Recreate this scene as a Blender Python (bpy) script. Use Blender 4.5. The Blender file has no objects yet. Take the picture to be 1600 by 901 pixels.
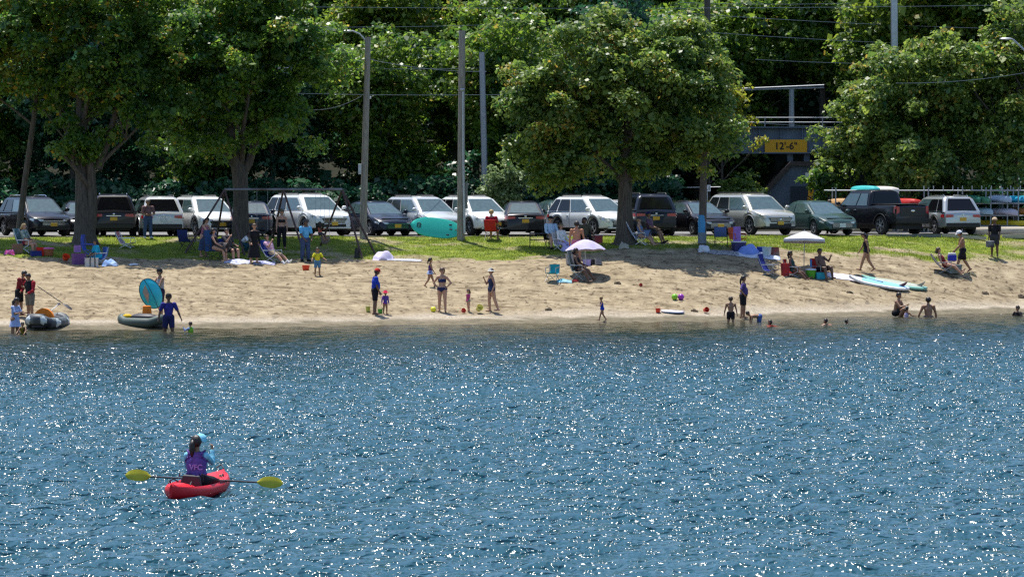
import bpy, bmesh, math, random
import numpy as np
from mathutils import Vector, Matrix, Euler, Quaternion
R = math.radians
rnd = random.Random(7)
scene = bpy.context.scene
col = scene.collection

# ---------------------------------------------------------------- camera, sky, sun, exposure
F_PX = 6000.0; CAM_H = 5.6; PITCH = math.atan2(175.5, F_PX)
cam_d = bpy.data.cameras.new('camera'); cam = bpy.data.objects.new('camera', cam_d); col.objects.link(cam)
cam.location = (0, 0, CAM_H); cam.rotation_euler = (R(90) - PITCH, 0, 0)
cam_d.sensor_width = 36; cam_d.lens = 36 * F_PX / 1600; cam_d.clip_start = 1; cam_d.clip_end = 5000
scene.camera = cam

SUN_EL, SUN_AZ = R(71), R(-30)          # azimuth from +Y towards +X (the sun stands behind the trees, to the left)
world = bpy.data.worlds.new('World'); scene.world = world; world.use_nodes = True
wn = world.node_tree; bg = wn.nodes['Background']
sky = wn.nodes.new('ShaderNodeTexSky'); sky.sky_type = 'NISHITA'; sky.sun_disc = False
sky.sun_elevation = SUN_EL; sky.sun_rotation = SUN_AZ; sky.air_density = 1.0; sky.ozone_density = 4.0
wn.links.new(sky.outputs[0], bg.inputs[0]); bg.inputs[1].default_value = 0.14
sd = bpy.data.lights.new('sun', 'SUN'); sun = bpy.data.objects.new('sun', sd); col.objects.link(sun)
sd.energy = 5.0; sd.angle = R(0.5); sd.color = (1.0, 0.955, 0.88)
sdir = Vector((math.sin(SUN_AZ) * math.cos(SUN_EL), math.cos(SUN_AZ) * math.cos(SUN_EL), math.sin(SUN_EL)))
sun.rotation_euler = sdir.to_track_quat('Z', 'Y').to_euler(); sun.location = (-30, 120, 60)
scene.view_settings.view_transform = 'Standard'; scene.view_settings.look = 'None'
scene.view_settings.gamma = 1; scene.view_settings.exposure = 0.45
cy = scene.cycles
cy.max_bounces = 5; cy.diffuse_bounces = 2; cy.glossy_bounces = 2; cy.transmission_bounces = 3; cy.transparent_max_bounces = 4
cy.use_denoising = False; cy.sample_clamp_direct = 9; cy.filter_width = 1.35; cy.sample_clamp_indirect = 3; cy.caustics_reflective = False; cy.caustics_refractive = False

# ---------------------------------------------------------------- ground shape
def lerp_tab(x, tab): return np.interp(x, [a for a, b in tab], [b for a, b in tab])
SHORE = [(-30, 137.5), (-18.7, 138.8), (-11.5, 140.8), (-4.8, 144.2), (2.4, 146.7), (7.4, 148), (10, 150.7), (13.5, 152.7), (20.9, 157.7), (30, 160)]
GRASS = [(-25, 155.6), (-18, 156.5), (-13, 157.2), (-8, 158), (0, 158.4), (2, 159), (5, 160.3), (9, 161), (13, 161.6), (17, 162.4), (22, 164.2), (30, 165)]
GRZ = [(-25, 2.6), (-21, 2.5), (-18, 2.33), (-13, 2.2), (-8, 2.12), (-2, 2.18), (1.5, 2.35), (5, 2.66), (10, 2.64), (13, 2.45), (17, 2.18), (22, 1.88), (30, 1.7)]
LOT = [(-30, 161.5), (-21, 162.5), (0, 164.2), (12, 166), (22, 168.2), (30, 169)]
_h = np.random.RandomState(5).rand(256, 256)
def vnoise(x, y):
    xi = np.floor(x).astype(int); yi = np.floor(y).astype(int); fx = x - xi; fy = y - yi
    fx = fx * fx * (3 - 2 * fx); fy = fy * fy * (3 - 2 * fy)
    a = _h[xi & 255, yi & 255]; b = _h[(xi + 1) & 255, yi & 255]; c = _h[xi & 255, (yi + 1) & 255]; d = _h[(xi + 1) & 255, (yi + 1) & 255]
    return (a * (1 - fx) + b * fx) * (1 - fy) + (c * (1 - fx) + d * fx) * fy - .5
def fbm(x, y, n=3):
    s = 0; a = 1
    for i in range(n): s = s + a * vnoise(x * 2 ** i + 17 * i, y * 2 ** i + 31 * i); a *= .5
    return s
def base_z(X, Y):
    X = np.asarray(X, float); Y = np.asarray(Y, float)
    ys, yg, zg, ye = lerp_tab(X, SHORE), lerp_tab(X, GRASS), lerp_tab(X, GRZ), lerp_tab(X, LOT)
    def seg(a, b, za, zb): return np.clip((Y - a) / (b - a), 0, 1) * (zb - za)
    z = -4 + seg(ys - 40, ys - 4, -4, -.4) + seg(ys - 4, ys, -.4, 0) + seg(ys, ys + 1.6, 0, .26) + seg(ys + 1.6, yg, .26, zg) + seg(yg, ye, zg, 3.0)
    # railway bank and wooded hill behind, with the road cut under the bridge
    gap = np.clip(1 - np.abs(X - 10.3) / 3.2, 0, 1); gap = np.clip(gap * 3, 0, 1)
    hill = np.clip((Y - 189) / 8, 0, 1) * 4.4 * (1 - gap) + np.clip((Y - 205) / 60, 0, 1) * 14 + np.clip((Y - 265) / 300, 0, 1) * 20
    return z + hill
def full_z(X, Y):
    ys, yg, ye = lerp_tab(X, SHORE), lerp_tab(X, GRASS), lerp_tab(X, LOT)
    z = base_z(X, Y)
    sand = np.clip((Y - ys - 1.2) / 1.5, 0, 1) * np.clip((yg + .6 - Y) / 1, 0, 1)
    tread = fbm(X * 2.6, Y * 1.9, 3)
    z = z + sand * (np.clip(tread, -.6, .2) * .065 + fbm(X * .6 + 3, Y * 4.2, 3) * .06 + fbm(X * .25, Y * .6, 2) * .12)
    lawn = np.clip((Y - yg) / 1, 0, 1) * np.clip((ye - Y) / 1, 0, 1)
    z = z + lawn * (fbm(X * .5, Y * .5, 3) * .10)
    shingle = np.clip(1 - np.abs(Y - ys - .6) / 1.2, 0, 1)
    return z + shingle * fbm(X * 5, Y * 5, 2) * .02
def gz(x, y): return float(full_z(np.array([x]), np.array([y]))[0])
def ray(px, py):
    u = (px - 800) / F_PX; v = (450.5 - py) / F_PX
    return Vector((u, math.cos(PITCH) + v * math.sin(PITCH), -math.sin(PITCH) + v * math.cos(PITCH)))
def G(px, py):                       # where the sight line through a photo pixel meets ground or water
    d = ray(px, py); ts = np.linspace(130, 176, 1400)
    X = d.x / d.y * ts; Z = CAM_H + d.z / d.y * ts
    hz = np.maximum(base_z(X, ts), 0)
    k = np.argmax(Z <= hz) if (Z <= hz).any() else len(ts) - 1
    if Z[0] <= 0: t = -CAM_H / (d.z / d.y); return Vector((d.x / d.y * t, t, 0))
    x, y = float(X[k]), float(ts[k]); return Vector((x, y, max(gz(x, y), 0) if hz[k] > 0 else 0))
def at(px, py, Y):                   # the point at depth Y on a photo pixel's sight line
    d = ray(px, py); return Vector((d.x / d.y * Y, Y, CAM_H + d.z / d.y * Y))
def XatY(px, Y): return (px - 800) / F_PX * Y

# ---------------------------------------------------------------- materials
_M = {}
def nodes(m): m.use_nodes = True; return m.node_tree, m.node_tree.nodes['Principled BSDF']
def mat(name, c, rough=.6, metal=0, var=.12, scale=6, spec=.5, bump=0, coat=0, c2=None, stretch=None):
    if name in _M: return _M[name]
    m = bpy.data.materials.new(name); nt, b = nodes(m); L = nt.links
    b.inputs['Roughness'].default_value = rough; b.inputs['Metallic'].default_value = metal
    b.inputs['Specular IOR Level'].default_value = spec; b.inputs['Coat Weight'].default_value = coat; b.inputs['Coat Roughness'].default_value = .05
    tc = nt.nodes.new('ShaderNodeTexCoord'); n = nt.nodes.new('ShaderNodeTexNoise'); n.inputs['Scale'].default_value = scale; n.inputs['Detail'].default_value = 4
    src = tc.outputs['Object']
    if stretch:
        mp = nt.nodes.new('ShaderNodeMapping'); mp.inputs['Scale'].default_value = stretch; L.new(src, mp.inputs[0]); src = mp.outputs[0]
    L.new(src, n.inputs['Vector'])
    r = nt.nodes.new('ShaderNodeValToRGB'); r.color_ramp.elements[0].position = .3; r.color_ramp.elements[1].position = .7
    ca = tuple(max(0, x * (1 - var)) for x in c); cb = tuple(min(1, x * (1 + var)) for x in c) if c2 is None else c2
    r.color_ramp.elements[0].color = (*ca, 1); r.color_ramp.elements[1].color = (*cb, 1)
    L.new(n.outputs[0], r.inputs[0]); L.new(r.outputs[0], b.inputs['Base Color'])
    if bump:
        bp = nt.nodes.new('ShaderNodeBump'); bp.inputs['Strength'].default_value = bump; bp.inputs['Distance'].default_value = .02
        L.new(n.outputs[0], bp.inputs['Height']); L.new(bp.outputs[0], b.inputs['Normal'])
    _M[name] = m; return m
def leafmat(name, c1, c2, c3=None, trans=.35, rough=.42, accent=0.0):
    if name in _M: return _M[name]
    m = bpy.data.materials.new(name); nt, b = nodes(m); L = nt.links; N = nt.nodes.new
    g = N('ShaderNodeNewGeometry'); r = N('ShaderNodeValToRGB'); e = r.color_ramp.elements
    e[0].color = (*c1, 1); e[1].color = (*c2, 1); e[0].position = .1; e[1].position = .85
    if c3: x = e.new(.97); x.color = (*c2, 1); x = e.new(.999); x.color = (*c3, 1)
    tc = N('ShaderNodeTexCoord'); n = N('ShaderNodeTexNoise'); n.inputs['Scale'].default_value = .55; n.inputs['Detail'].default_value = 2
    L.new(tc.outputs['Object'], n.inputs['Vector'])
    ma = N('ShaderNodeMath'); ma.operation = 'MULTIPLY_ADD'; ma.inputs[1].default_value = .8; ma.inputs[2].default_value = -.1
    L.new(g.outputs['Random Per Island'], ma.inputs[0])  # leaf-to-leaf tone, spread wide to paint sunlit speckle into the colour
    mb = N('ShaderNodeMath'); mb.operation = 'MULTIPLY_ADD'; mb.inputs[1].default_value = 1.1; mb.inputs[2].default_value = -.28
    L.new(n.outputs[0], mb.inputs[0]); mc = N('ShaderNodeMath'); mc.operation = 'ADD'; L.new(ma.outputs[0], mc.inputs[0]); L.new(mb.outputs[0], mc.inputs[1])
    L.new(mc.outputs[0], r.inputs[0]); L.new(r.outputs[0], b.inputs['Base Color'])
    b.inputs['Roughness'].default_value = rough; b.inputs['Specular IOR Level'].default_value = .5
    t = N('ShaderNodeBsdfTranslucent'); hs = N('ShaderNodeHueSaturation'); hs.inputs['Value'].default_value = 2.0; hs.inputs['Hue'].default_value = .497
    L.new(r.outputs[0], hs.inputs['Color']); L.new(hs.outputs[0], t.inputs[0])
    mx = N('ShaderNodeMixShader'); mx.inputs[0].default_value = trans; out = nt.nodes['Material Output']
    L.new(b.outputs[0], mx.inputs[1]); L.new(t.outputs[0], mx.inputs[2]); L.new(mx.outputs[0], out.inputs[0])
    _M[name] = m; return m

# ---------------------------------------------------------------- object helpers
def tag(o, label=None, cat=None, group=None, kind=None):
    if label: o['label'] = label
    if cat: o['category'] = cat
    if group: o['group'] = group
    if kind: o['kind'] = kind
    return o
def empty(name, loc, rz=0, label=None, cat=None, group=None, rot=None, kind=None):
    o = bpy.data.objects.new(name, None); col.objects.link(o); o.location = loc
    o.rotation_euler = rot if rot else (0, 0, rz); o.empty_display_size = .2
    return tag(o, label, cat, group, kind)
def link(name, me, mats, parent=None, loc=None, rot=None):
    for m in (mats if isinstance(mats, (list, tuple)) else [mats]): me.materials.append(m)
    o = bpy.data.objects.new(name, me); col.objects.link(o)
    if parent: o.parent = parent
    if loc is not None: o.location = loc
    if rot is not None: o.rotation_euler = rot
    return o
class MB:
    def __init__(s): s.v = []; s.f = []; s.mi = []; s.M = Matrix.Identity(4)
    def add(s, vs, fs, mi=0):
        b = len(s.v); s.v += [s.M @ Vector(v) for v in vs]
        for f in fs: s.f.append([b + i for i in f]); s.mi.append(mi)
        return s
    def box(s, c, d, rot=None, mi=0, taper=1.0):
        x, y, z = d[0] / 2, d[1] / 2, d[2] / 2
        m = Matrix.Translation(c) @ (Euler(rot).to_matrix().to_4x4() if rot else Matrix.Identity(4))
        vs = [m @ Vector((a * x * (taper if k > 0 else 1), b * y * (taper if k > 0 else 1), k * z)) for k in (-1, 1) for a, b in ((-1, -1), (1, -1), (1, 1), (-1, 1))]
        return s.add(vs, [(3, 2, 1, 0), (4, 5, 6, 7), (0, 1, 5, 4), (1, 2, 6, 5), (2, 3, 7, 6), (3, 0, 4, 7)], mi)
    def loft(s, rings, mi=0, close=True, cap=True):
        n = len(rings[0]); vs = [p for r in rings for p in r]; fs = []
        for i in range(len(rings) - 1):
            for j in range(n if close else n - 1):
                a = i * n + j; b = i * n + (j + 1) % n; fs.append((a, b, b + n, a + n))
        if cap: fs.append(tuple(range(n))[::-1]); fs.append(tuple((len(rings) - 1) * n + j for j in range(n)))
        return s.add(vs, fs, mi)
    def tube(s, pts, r, n=8, mi=0, cap=True):
        pts = [Vector(p) for p in pts]; rr = r if isinstance(r, (list, tuple)) else [r] * len(pts); rings = []; pv = None
        for i, p in enumerate(pts):
            t = (pts[min(i + 1, len(pts) - 1)] - pts[max(i - 1, 0)]).normalized()
            if pv is None: pv = t.orthogonal().normalized()
            pv = (pv - t * pv.dot(t)); pv = pv.normalized() if pv.length > 1e-5 else t.orthogonal().normalized(); w = t.cross(pv)
            rings.append([p + (pv * math.cos(2 * math.pi * k / n) + w * math.sin(2 * math.pi * k / n)) * rr[i] for k in range(n)])
        return s.loft(rings, mi, True, cap)
    def ell(s, c, r, n=10, m=7, rot=None, mi=0):
        r = r if isinstance(r, (list, tuple)) else (r, r, r); q = rot if rot is not None else Matrix.Identity(3)
        rings = []
        for i in range(1, m):
            ph = math.pi * i / m
            rings.append([Vector(c) + q @ Vector((r[0] * math.sin(ph) * math.cos(2 * math.pi * k / n), r[1] * math.sin(ph) * math.sin(2 * math.pi * k / n), -r[2] * math.cos(ph))) for k in range(n)])
        return s.loft(rings, mi)
    def lathe(s, prof, n=16, mi=0, c=(0, 0, 0), axis='z', cap=False):
        rings = []
        for rr, h in prof:
            ring = []
            for k in range(n):
                a = 2 * math.pi * k / n; p = (rr * math.cos(a), rr * math.sin(a), h)
                if axis == 'y': p = (p[0], -p[2], p[1])
                ring.append(Vector(c) + Vector(p))
            rings.append(ring)
        return s.loft(rings, mi, True, cap)
    def build(s, name, mats, parent=None, loc=None, rot=None, smooth=40, bevel=0, **kw):
        me = bpy.data.meshes.new(name); me.from_pydata([tuple(v) for v in s.v], [], s.f); me.update()
        for p, i in zip(me.polygons, s.mi): p.material_index = i
        if smooth: me.polygons.foreach_set('use_smooth', [True] * len(me.polygons)); smooth_by_angle(me, smooth)
        o = link(name, me, mats, parent, loc, rot)
        if bevel:
            b = o.modifiers.new('bevel', 'BEVEL'); b.width = bevel; b.segments = 2; b.limit_method = 'ANGLE'
        if kw: tag(o, **kw)
        return o
def smooth_by_angle(me, deg):
    bm = bmesh.new(); bm.from_mesh(me); bmesh.ops.recalc_face_normals(bm, faces=bm.faces)
    for e in bm.edges: e.smooth = len(e.link_faces) == 2 and e.calc_face_angle(0) < R(deg)
    bm.to_mesh(me); bm.free()
def npmesh(name, V, Fq):
    me = bpy.data.meshes.new(name); V = np.asarray(V, np.float32); Fq = np.asarray(Fq, np.int32); k = Fq.shape[1]
    me.vertices.add(len(V)); me.vertices.foreach_set('co', V.ravel())
    me.loops.add(Fq.size); me.loops.foreach_set('vertex_index', Fq.ravel())
    me.polygons.add(len(Fq)); me.polygons.foreach_set('loop_start', np.arange(0, Fq.size, k, dtype=np.int32))
    me.polygons.foreach_set('loop_total', np.full(len(Fq), k, np.int32)); me.update(calc_edges=True)
    return me
def grid(name, xs, ys, zf):
    X, Y = np.meshgrid(xs, ys); Z = zf(X, Y); n, m = X.shape
    idx = np.arange(n * m).reshape(n, m)
    Fq = np.stack([idx[:-1, :-1], idx[:-1, 1:], idx[1:, 1:], idx[1:, :-1]], -1).reshape(-1, 4)
    me = npmesh(name, np.stack([X, Y, Z], -1).reshape(-1, 3), Fq)
    me.polygons.foreach_set('use_smooth', np.ones(len(Fq), bool)); return me

# ---------------------------------------------------------------- ground
def spread(a, b, step, lo, hi, k):
    left = lo + (a - lo) * (1 - np.linspace(1, 0, k, endpoint=False) ** 2.0) if k else []
    right = b + (hi - b) * np.linspace(0, 1, k + 1)[1:] ** 2.0
    return np.concatenate([left, np.arange(a, b, step), right])
def ground_material():
    m = bpy.data.materials.new('ground'); nt, b = nodes(m); L = nt.links; N = nt.nodes.new
    tc = N('ShaderNodeTexCoord'); P = tc.outputs['Object']
    def noise(s, d=4, st=(1, 1, 1)):
        mp = N('ShaderNodeMapping'); mp.inputs['Scale'].default_value = st; L.new(P, mp.inputs[0])
        n = N('ShaderNodeTexNoise'); n.inputs['Scale'].default_value = s; n.inputs['Detail'].default_value = d; n.inputs['Roughness'].default_value = .65; L.new(mp.outputs[0], n.inputs['Vector']); return n.outputs[0]
    def ramp(f, stops):
        r = N('ShaderNodeValToRGB'); e = r.color_ramp.elements
        e[0].position, e[0].color = stops[0][0], (*stops[0][1], 1); e[1].position, e[1].color = stops[-1][0], (*stops[-1][1], 1)
        for p, c in stops[1:-1]: x = e.new(p); x.color = (*c, 1)
        L.new(f, r.inputs[0]); return r.outputs[0]
    def mix(f, a, c, t='MIX'):
        x = N('ShaderNodeMix'); x.data_type = 'RGBA'; x.blend_type = t
        if isinstance(f, float): x.inputs[0].default_value = f
        else: L.new(f, x.inputs[0])
        L.new(a, x.inputs[6]); L.new(c, x.inputs[7]); return x.outputs[2]
    def attr(n): a = N('ShaderNodeAttribute'); a.attribute_name = n; return a.outputs['Fac']
    sand = ramp(noise(1.6, 6, (1, .8, 1)), [(.25, (.15, .115, .070)), (.5, (.28, .222, .138)), (.72, (.40, .328, .215))])
    specks = ramp(noise(4.2, 5, (1, .8, 1)), [(.36, (.14, .10, .07)), (.45, (1, 1, 1)), (1, (1, 1, 1))])
    sand = mix(.8, sand, specks, 'MULTIPLY')
    streaks = ramp(noise(2.2, 5, (.28, 1.9, 1)), [(.36, (.42, .38, .33)), (.47, (1, 1, 1)), (1, (1, 1, 1))]); sand = mix(.85, sand, streaks, 'MULTIPLY')
    shingle = ramp(noise(14, 3), [(.3, (.20, .17, .125)), (.5, (.36, .31, .235)), (.7, (.54, .48, .40))])
    wet = ramp(noise(3, 3), [(.3, (.10, .085, .055)), (.7, (.19, .16, .105))])
    grassc = ramp(noise(2.2, 6, (1, 1, 1)), [(.28, (.045, .065, .010)), (.5, (.15, .20, .018)), (.68, (.28, .29, .05)), (.85, (.42, .36, .18))])
    leaf = ramp(noise(1.5, 4), [(.3, (.008, .011, .006)), (.7, (.022, .022, .012))])  # leaf litter, darkened so the deep-forest shade sits in its colour
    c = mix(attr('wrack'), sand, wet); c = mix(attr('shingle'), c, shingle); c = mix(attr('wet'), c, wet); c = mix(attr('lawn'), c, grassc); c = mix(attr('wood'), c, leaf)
    L.new(c, b.inputs['Base Color']); b.inputs['Roughness'].default_value = .9; b.inputs['Specular IOR Level'].default_value = .2
    bp = N('ShaderNodeBump'); bp.inputs['Strength'].default_value = .7; bp.inputs['Distance'].default_value = .05
    L.new(noise(7, 4), bp.inputs['Height']); L.new(bp.outputs[0], b.inputs['Normal']); return m
xs = spread(-24, 25, .11, -600, 600, 26); ys = spread(136, 170, .12, -60, 900, 30)
me = grid('ground', xs, ys, full_z)
co = np.empty(len(me.vertices) * 3, np.float32); me.vertices.foreach_get('co', co); co = co.reshape(-1, 3); X, Y = co[:, 0], co[:, 1]
YS, YG, YE = lerp_tab(X, SHORE), lerp_tab(X, GRASS), lerp_tab(X, LOT)
def attr_set(me, n, a): t = me.attributes.new(n, 'FLOAT', 'POINT'); t.data.foreach_set('value', np.clip(a, 0, 1).astype(np.float32))
nz = fbm(X * .9, Y * 1.5, 4); nb = fbm(X * .35 + 9, Y * .8 + 3, 4)
attr_set(me, 'shingle', (1.2 - np.abs(Y - YS - 1.2 - nb * .8) / 1.1) * .8)
tq = (Y - YS) / (YG - YS); attr_set(me, 'wrack', ((1 - np.abs(tq - .52 - nb * .05) / .012) + (1 - np.abs(tq - .36 - nb * .08) / .02) * .6) * np.clip(.55 + fbm(X * 1.3 + 70, Y * .3, 3) * 1.8, 0, 1) * .8)
attr_set(me, 'wet', 1 - (Y - YS - .75 - nz * .8) / .6)
bare = np.clip((X - 9.5) / 2, 0, 1) * np.clip((17.5 - X) / 2, 0, 1)
patch = np.clip(1 - np.abs(Y - YG - 1.1) / .7, 0, 1) * bare * 1.3
worn = np.clip((fbm(X * .5 + 40, Y * .9, 3) - .12) * 4, 0, 1) * .8
attr_set(me, 'lawn', (1 - worn) * np.clip((Y - YG + .3 + nz * .9) / .35, 0, 1) - patch * np.clip(.6 + nz * 2, 0, 1) * 2)
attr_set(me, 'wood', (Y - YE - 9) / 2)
gnd = link('ground', me, ground_material()); tag(gnd, kind='structure')

# parking lot sheet and its timber kerb
lx = np.arange(-60, 60.1, .5); ly = np.linspace(0, 1, 40)
Xl, Tl = np.meshgrid(lx, ly); Yl = lerp_tab(Xl, LOT) + .25 + Tl * 13; Zl = np.full_like(Xl, 3.03)
idx = np.arange(Xl.size).reshape(Xl.shape)
lot = link('parking_lot', npmesh('parking_lot', np.stack([Xl, Yl, Zl], -1).reshape(-1, 3), np.stack([idx[:-1, :-1], idx[:-1, 1:], idx[1:, 1:], idx[1:, :-1]], -1).reshape(-1, 4)),
           mat('asphalt', (.17, .165, .16), .9, var=.25, scale=3)); tag(lot, kind='structure')

# water ------------------------------------------------------------------
def water_material():
    m = bpy.data.materials.new('water'); nt, b = nodes(m); L = nt.links; N = nt.nodes.new
    b.inputs['Base Color'].default_value = (.015, .078, .100, 1); b.inputs['Roughness'].default_value = .17
    b.inputs['IOR'].default_value = 1.45; b.inputs['Specular IOR Level'].default_value = .5
    shore_dist = N('ShaderNodeAttribute'); shore_dist.attribute_name = 'depth'; cr = N('ShaderNodeValToRGB'); e = cr.color_ramp.elements
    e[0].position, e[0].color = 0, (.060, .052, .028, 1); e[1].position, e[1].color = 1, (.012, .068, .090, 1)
    for p_, c_ in ((.15, (.022, .030, .018, 1)), (.5, (.008, .034, .040, 1))): x = e.new(p_); x.color = c_  # shallow-bed tint plus dark tree reflection painted in along the shore
    L.new(shore_dist.outputs['Fac'], cr.inputs[0]); L.new(cr.outputs[0], b.inputs['Base Color'])
    tc = N('ShaderNodeTexCoord'); mp = N('ShaderNodeMapping'); mp.inputs['Scale'].default_value = (1, .8, 1); L.new(tc.outputs['Object'], mp.inputs[0])
    n = N('ShaderNodeTexNoise'); n.inputs['Scale'].default_value = 5.6; n.inputs['Detail'].default_value = 1.2; n.inputs['Roughness'].default_value = .55; L.new(mp.outputs[0], n.inputs['Vector'])
    bp = N('ShaderNodeBump'); bp.inputs['Strength'].default_value = 1; bp.inputs['Distance'].default_value = .30
    at_ = N('ShaderNodeAttribute'); at_.attribute_name = 'ripple'; pw = N('ShaderNodeMath'); pw.operation = 'POWER'; pw.inputs[1].default_value = 2.4; L.new(n.outputs[0], pw.inputs[0]); mu = N('ShaderNodeMath'); mu.operation = 'MULTIPLY'; L.new(pw.outputs[0], mu.inputs[0]); L.new(at_.outputs['Fac'], mu.inputs[1]); L.new(mu.outputs[0], bp.inputs['Height'])
    L.new(bp.outputs[0], b.inputs['Normal']); return m
wr = np.random.RandomState(11); NW = 46
_lam = np.exp(wr.uniform(np.log(.42), np.log(2.6), NW)); _th = wr.normal(R(-100), R(38), NW); _k = 2 * np.pi / _lam; _ph = wr.uniform(0, 6.28, NW); _A = .0076 * _lam ** 1.0
def wave(X, Y):
    YS = lerp_tab(X, SHORE); damp = np.clip((YS - Y) / 26, .3, 1)
    Z = np.zeros_like(X)
    for i in range(NW): Z += _A[i] * np.sin(_k[i] * (math.cos(_th[i]) * X + math.sin(_th[i]) * Y) + _ph[i])
    gust = 1 + .5 * fbm(X * .12, Y * .07, 2)
    edge = np.clip((np.minimum(X + 32, 32 - X)) / 6, 0, 1) * np.clip((Y - 44) / 4, 0, 1)
    return (Z * gust * damp) * edge
wx = np.concatenate([[-600, -200, -60], np.arange(-32, 32.01, .12), [60, 200, 600]]); wy = np.concatenate([[-60, 10], np.arange(44, 162, .12), [164]])
wme = grid('water', wx, wy, wave); co = np.empty(len(wme.vertices) * 3, np.float32); wme.vertices.foreach_get('co', co); co = co.reshape(-1, 3)
attr_set(wme, 'ripple', np.clip((lerp_tab(co[:, 0], SHORE) - co[:, 1]) / 34, .3, 1) * (1 + 1.7 * fbm(co[:, 0] * .09, co[:, 1] * .045, 3)) * (.88 + .2 * np.exp(-((co[:, 1] - 92) / 20) ** 2)))
attr_set(wme, 'depth', (lerp_tab(co[:, 0], SHORE) - co[:, 1]) / 42)  # distance out from the shore; drives the painted dark band
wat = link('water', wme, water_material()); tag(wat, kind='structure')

# ---------------------------------------------------------------- trees
bark = mat('bark', (.085, .068, .052), .9, var=.45, scale=9, stretch=(2, 2, .25), bump=1.0)
bark_pale = mat('pale_bark', (.20, .17, .135), .9, var=.35, scale=9, stretch=(2, 2, .25), bump=.8)
LEAF = dict(
    maple=leafmat('maple_leaves', (.014, .066, .02), (.13, .22, .027), (.38, .24, .03), trans=.5),
    glossy=leafmat('glossy_leaves', (.02, .08, .02), (.20, .265, .045), (.36, .26, .05), trans=.42, rough=.45),
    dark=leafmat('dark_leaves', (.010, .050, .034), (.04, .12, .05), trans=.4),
    mid=leafmat('mid_leaves', (.014, .068, .02), (.14, .235, .026), (.30, .25, .04), trans=.5),
    yellow=leafmat('yellow_green_leaves', (.09, .13, .015), (.27, .28, .03), (.40, .24, .035), trans=.5),
    wood=leafmat('woodland_leaves', (.014, .065, .018), (.15, .235, .025), (.26, .22, .04), trans=.45),
    olive=leafmat('olive_leaves', (.03, .085, .015), (.19, .25, .03), (.36, .24, .035), trans=.5),
    pale=leafmat('pale_leaves', (.07, .12, .04), (.24, .32, .13), trans=.25, rough=.4))
def leaves(rs, centers, radii, n, size, flat=.55):
    """n leaf blades spread through the given clumps (denser towards each clump's skin)"""
    C = np.asarray(centers, float); Rr = np.asarray(radii, float)
    w = Rr ** 2; k = rs.choice(len(C), n, p=w / w.sum())
    d = rs.normal(size=(n, 3)); d /= np.linalg.norm(d, axis=1)[:, None]; d[:, 2] = np.where(rs.rand(n) < .6, np.abs(d[:, 2]), d[:, 2])
    rad = Rr[k] * (1.05 - .6 * rs.rand(n) ** 1.5 + .3 * rs.rand(n) ** 5); P = C[k] + d * rad[:, None] * np.array([1, 1, .72])
    nrm = d * .5 + np.array([0, 0, flat]) + rs.normal(size=(n, 3)) * .5; nrm /= np.linalg.norm(nrm, axis=1)[:, None]
    t = np.cross(nrm, rs.normal(size=(n, 3))); t /= np.linalg.norm(t, axis=1)[:, None]; b = np.cross(nrm, t)
    s = size * np.exp(rs.normal(size=n) * .36)[:, None]
    V = np.stack([P - t * s * .5, P + b * s * .42 - t * s * .05, P + t * s * .55 - nrm * s * .15, P - b * s * .42 - t * s * .05], 1).reshape(-1, 3)
    return V, np.arange(4 * n).reshape(-1, 4)
def limb(mb, rs, p, d, L, r, depth, tips, bend=.25):
    pts = [Vector(p)]; rr = [r]; n = 5; q = Vector(p); dd = Vector(d).normalized()
    for i in range(n):
        dd = (dd + Vector(rs.normal(size=3)) * bend * .4 + Vector((0, 0, .06))).normalized(); q = q + dd * L / n; pts.append(q.copy()); rr.append(r * (1 - .55 * (i + 1) / n))
    mb.tube(pts, rr, n=7 if r > .1 else 5)
    if depth == 0: tips.append(q); return
    for j in range(3 if depth > 1 else 3):
        i = rs.randint(2, n + 1); a = rs.uniform(0, 6.28); out = Vector((math.cos(a), math.sin(a), rs.uniform(.1, .9)))
        limb(mb, rs, pts[i], (dd * .5 + out.normalized() * .9), L * .62, rr[i] * .6, depth - 1, tips, bend)
    tips.append(q)
YD = 1.0
def tree(name, base, trunk_pts, trunk_r, blobs, n, size, leaf, seed, label, group=None, cat='tree', barkm=None, limbs=None, depth=2, clump=(.5, 1.1), nclump=None):
    """blobs: crown masses (x, y, z, rx, rz) in tree space; clumps of leaves are scattered on and in them"""
    rs = np.random.RandomState(seed); root = empty(name, base, 0, label, cat, group)
    mb = MB(); tips = []
    tp = [Vector(p) for p in trunk_pts]; mb.tube(tp, trunk_r, n=12)
    if trunk_r[0] > .3:
        for a in np.linspace(0, 6.28, 7)[:-1]:
            mb.tube([tp[0] + Vector((math.cos(a) * trunk_r[0] * 1.5, math.sin(a) * trunk_r[0] * 1.5, -.15)), tp[0] + Vector((math.cos(a) * trunk_r[0] * .75, math.sin(a) * trunk_r[0] * .75, .12)), tp[0].lerp(tp[1], .5)], [.09, .2, .18], n=6)
    for (p, d, L, r) in (limbs or []): limb(mb, rs, p, d, L, r, depth, tips)
    mb.build('trunk', barkm or bark, root, smooth=60)
    cs, cr = [], []
    B = np.array(blobs, float); w = B[:, 3] ** 2 * B[:, 4]; w /= w.sum()
    nclump = nclump or int(26 * sum(b[3] ** 1.5 for b in blobs) / 2)
    for i in range(nclump):
        b = B[rs.choice(len(B), p=w)]; d = rs.normal(size=3); d /= np.linalg.norm(d); q = rs.rand() ** .45
        r = rs.uniform(*clump); cs.append(b[:3] + d * np.array([b[3], b[3] * YD, b[4]]) * q); cr.append(r)
    for t in tips:
        cs.append(np.array(t)); cr.append(rs.uniform(*clump) * .8)
    V, Fq = leaves(rs, cs, cr, n, size)
    me = npmesh('crown', V, Fq); link('crown', me, LEAF[leaf], root); return root
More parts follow.
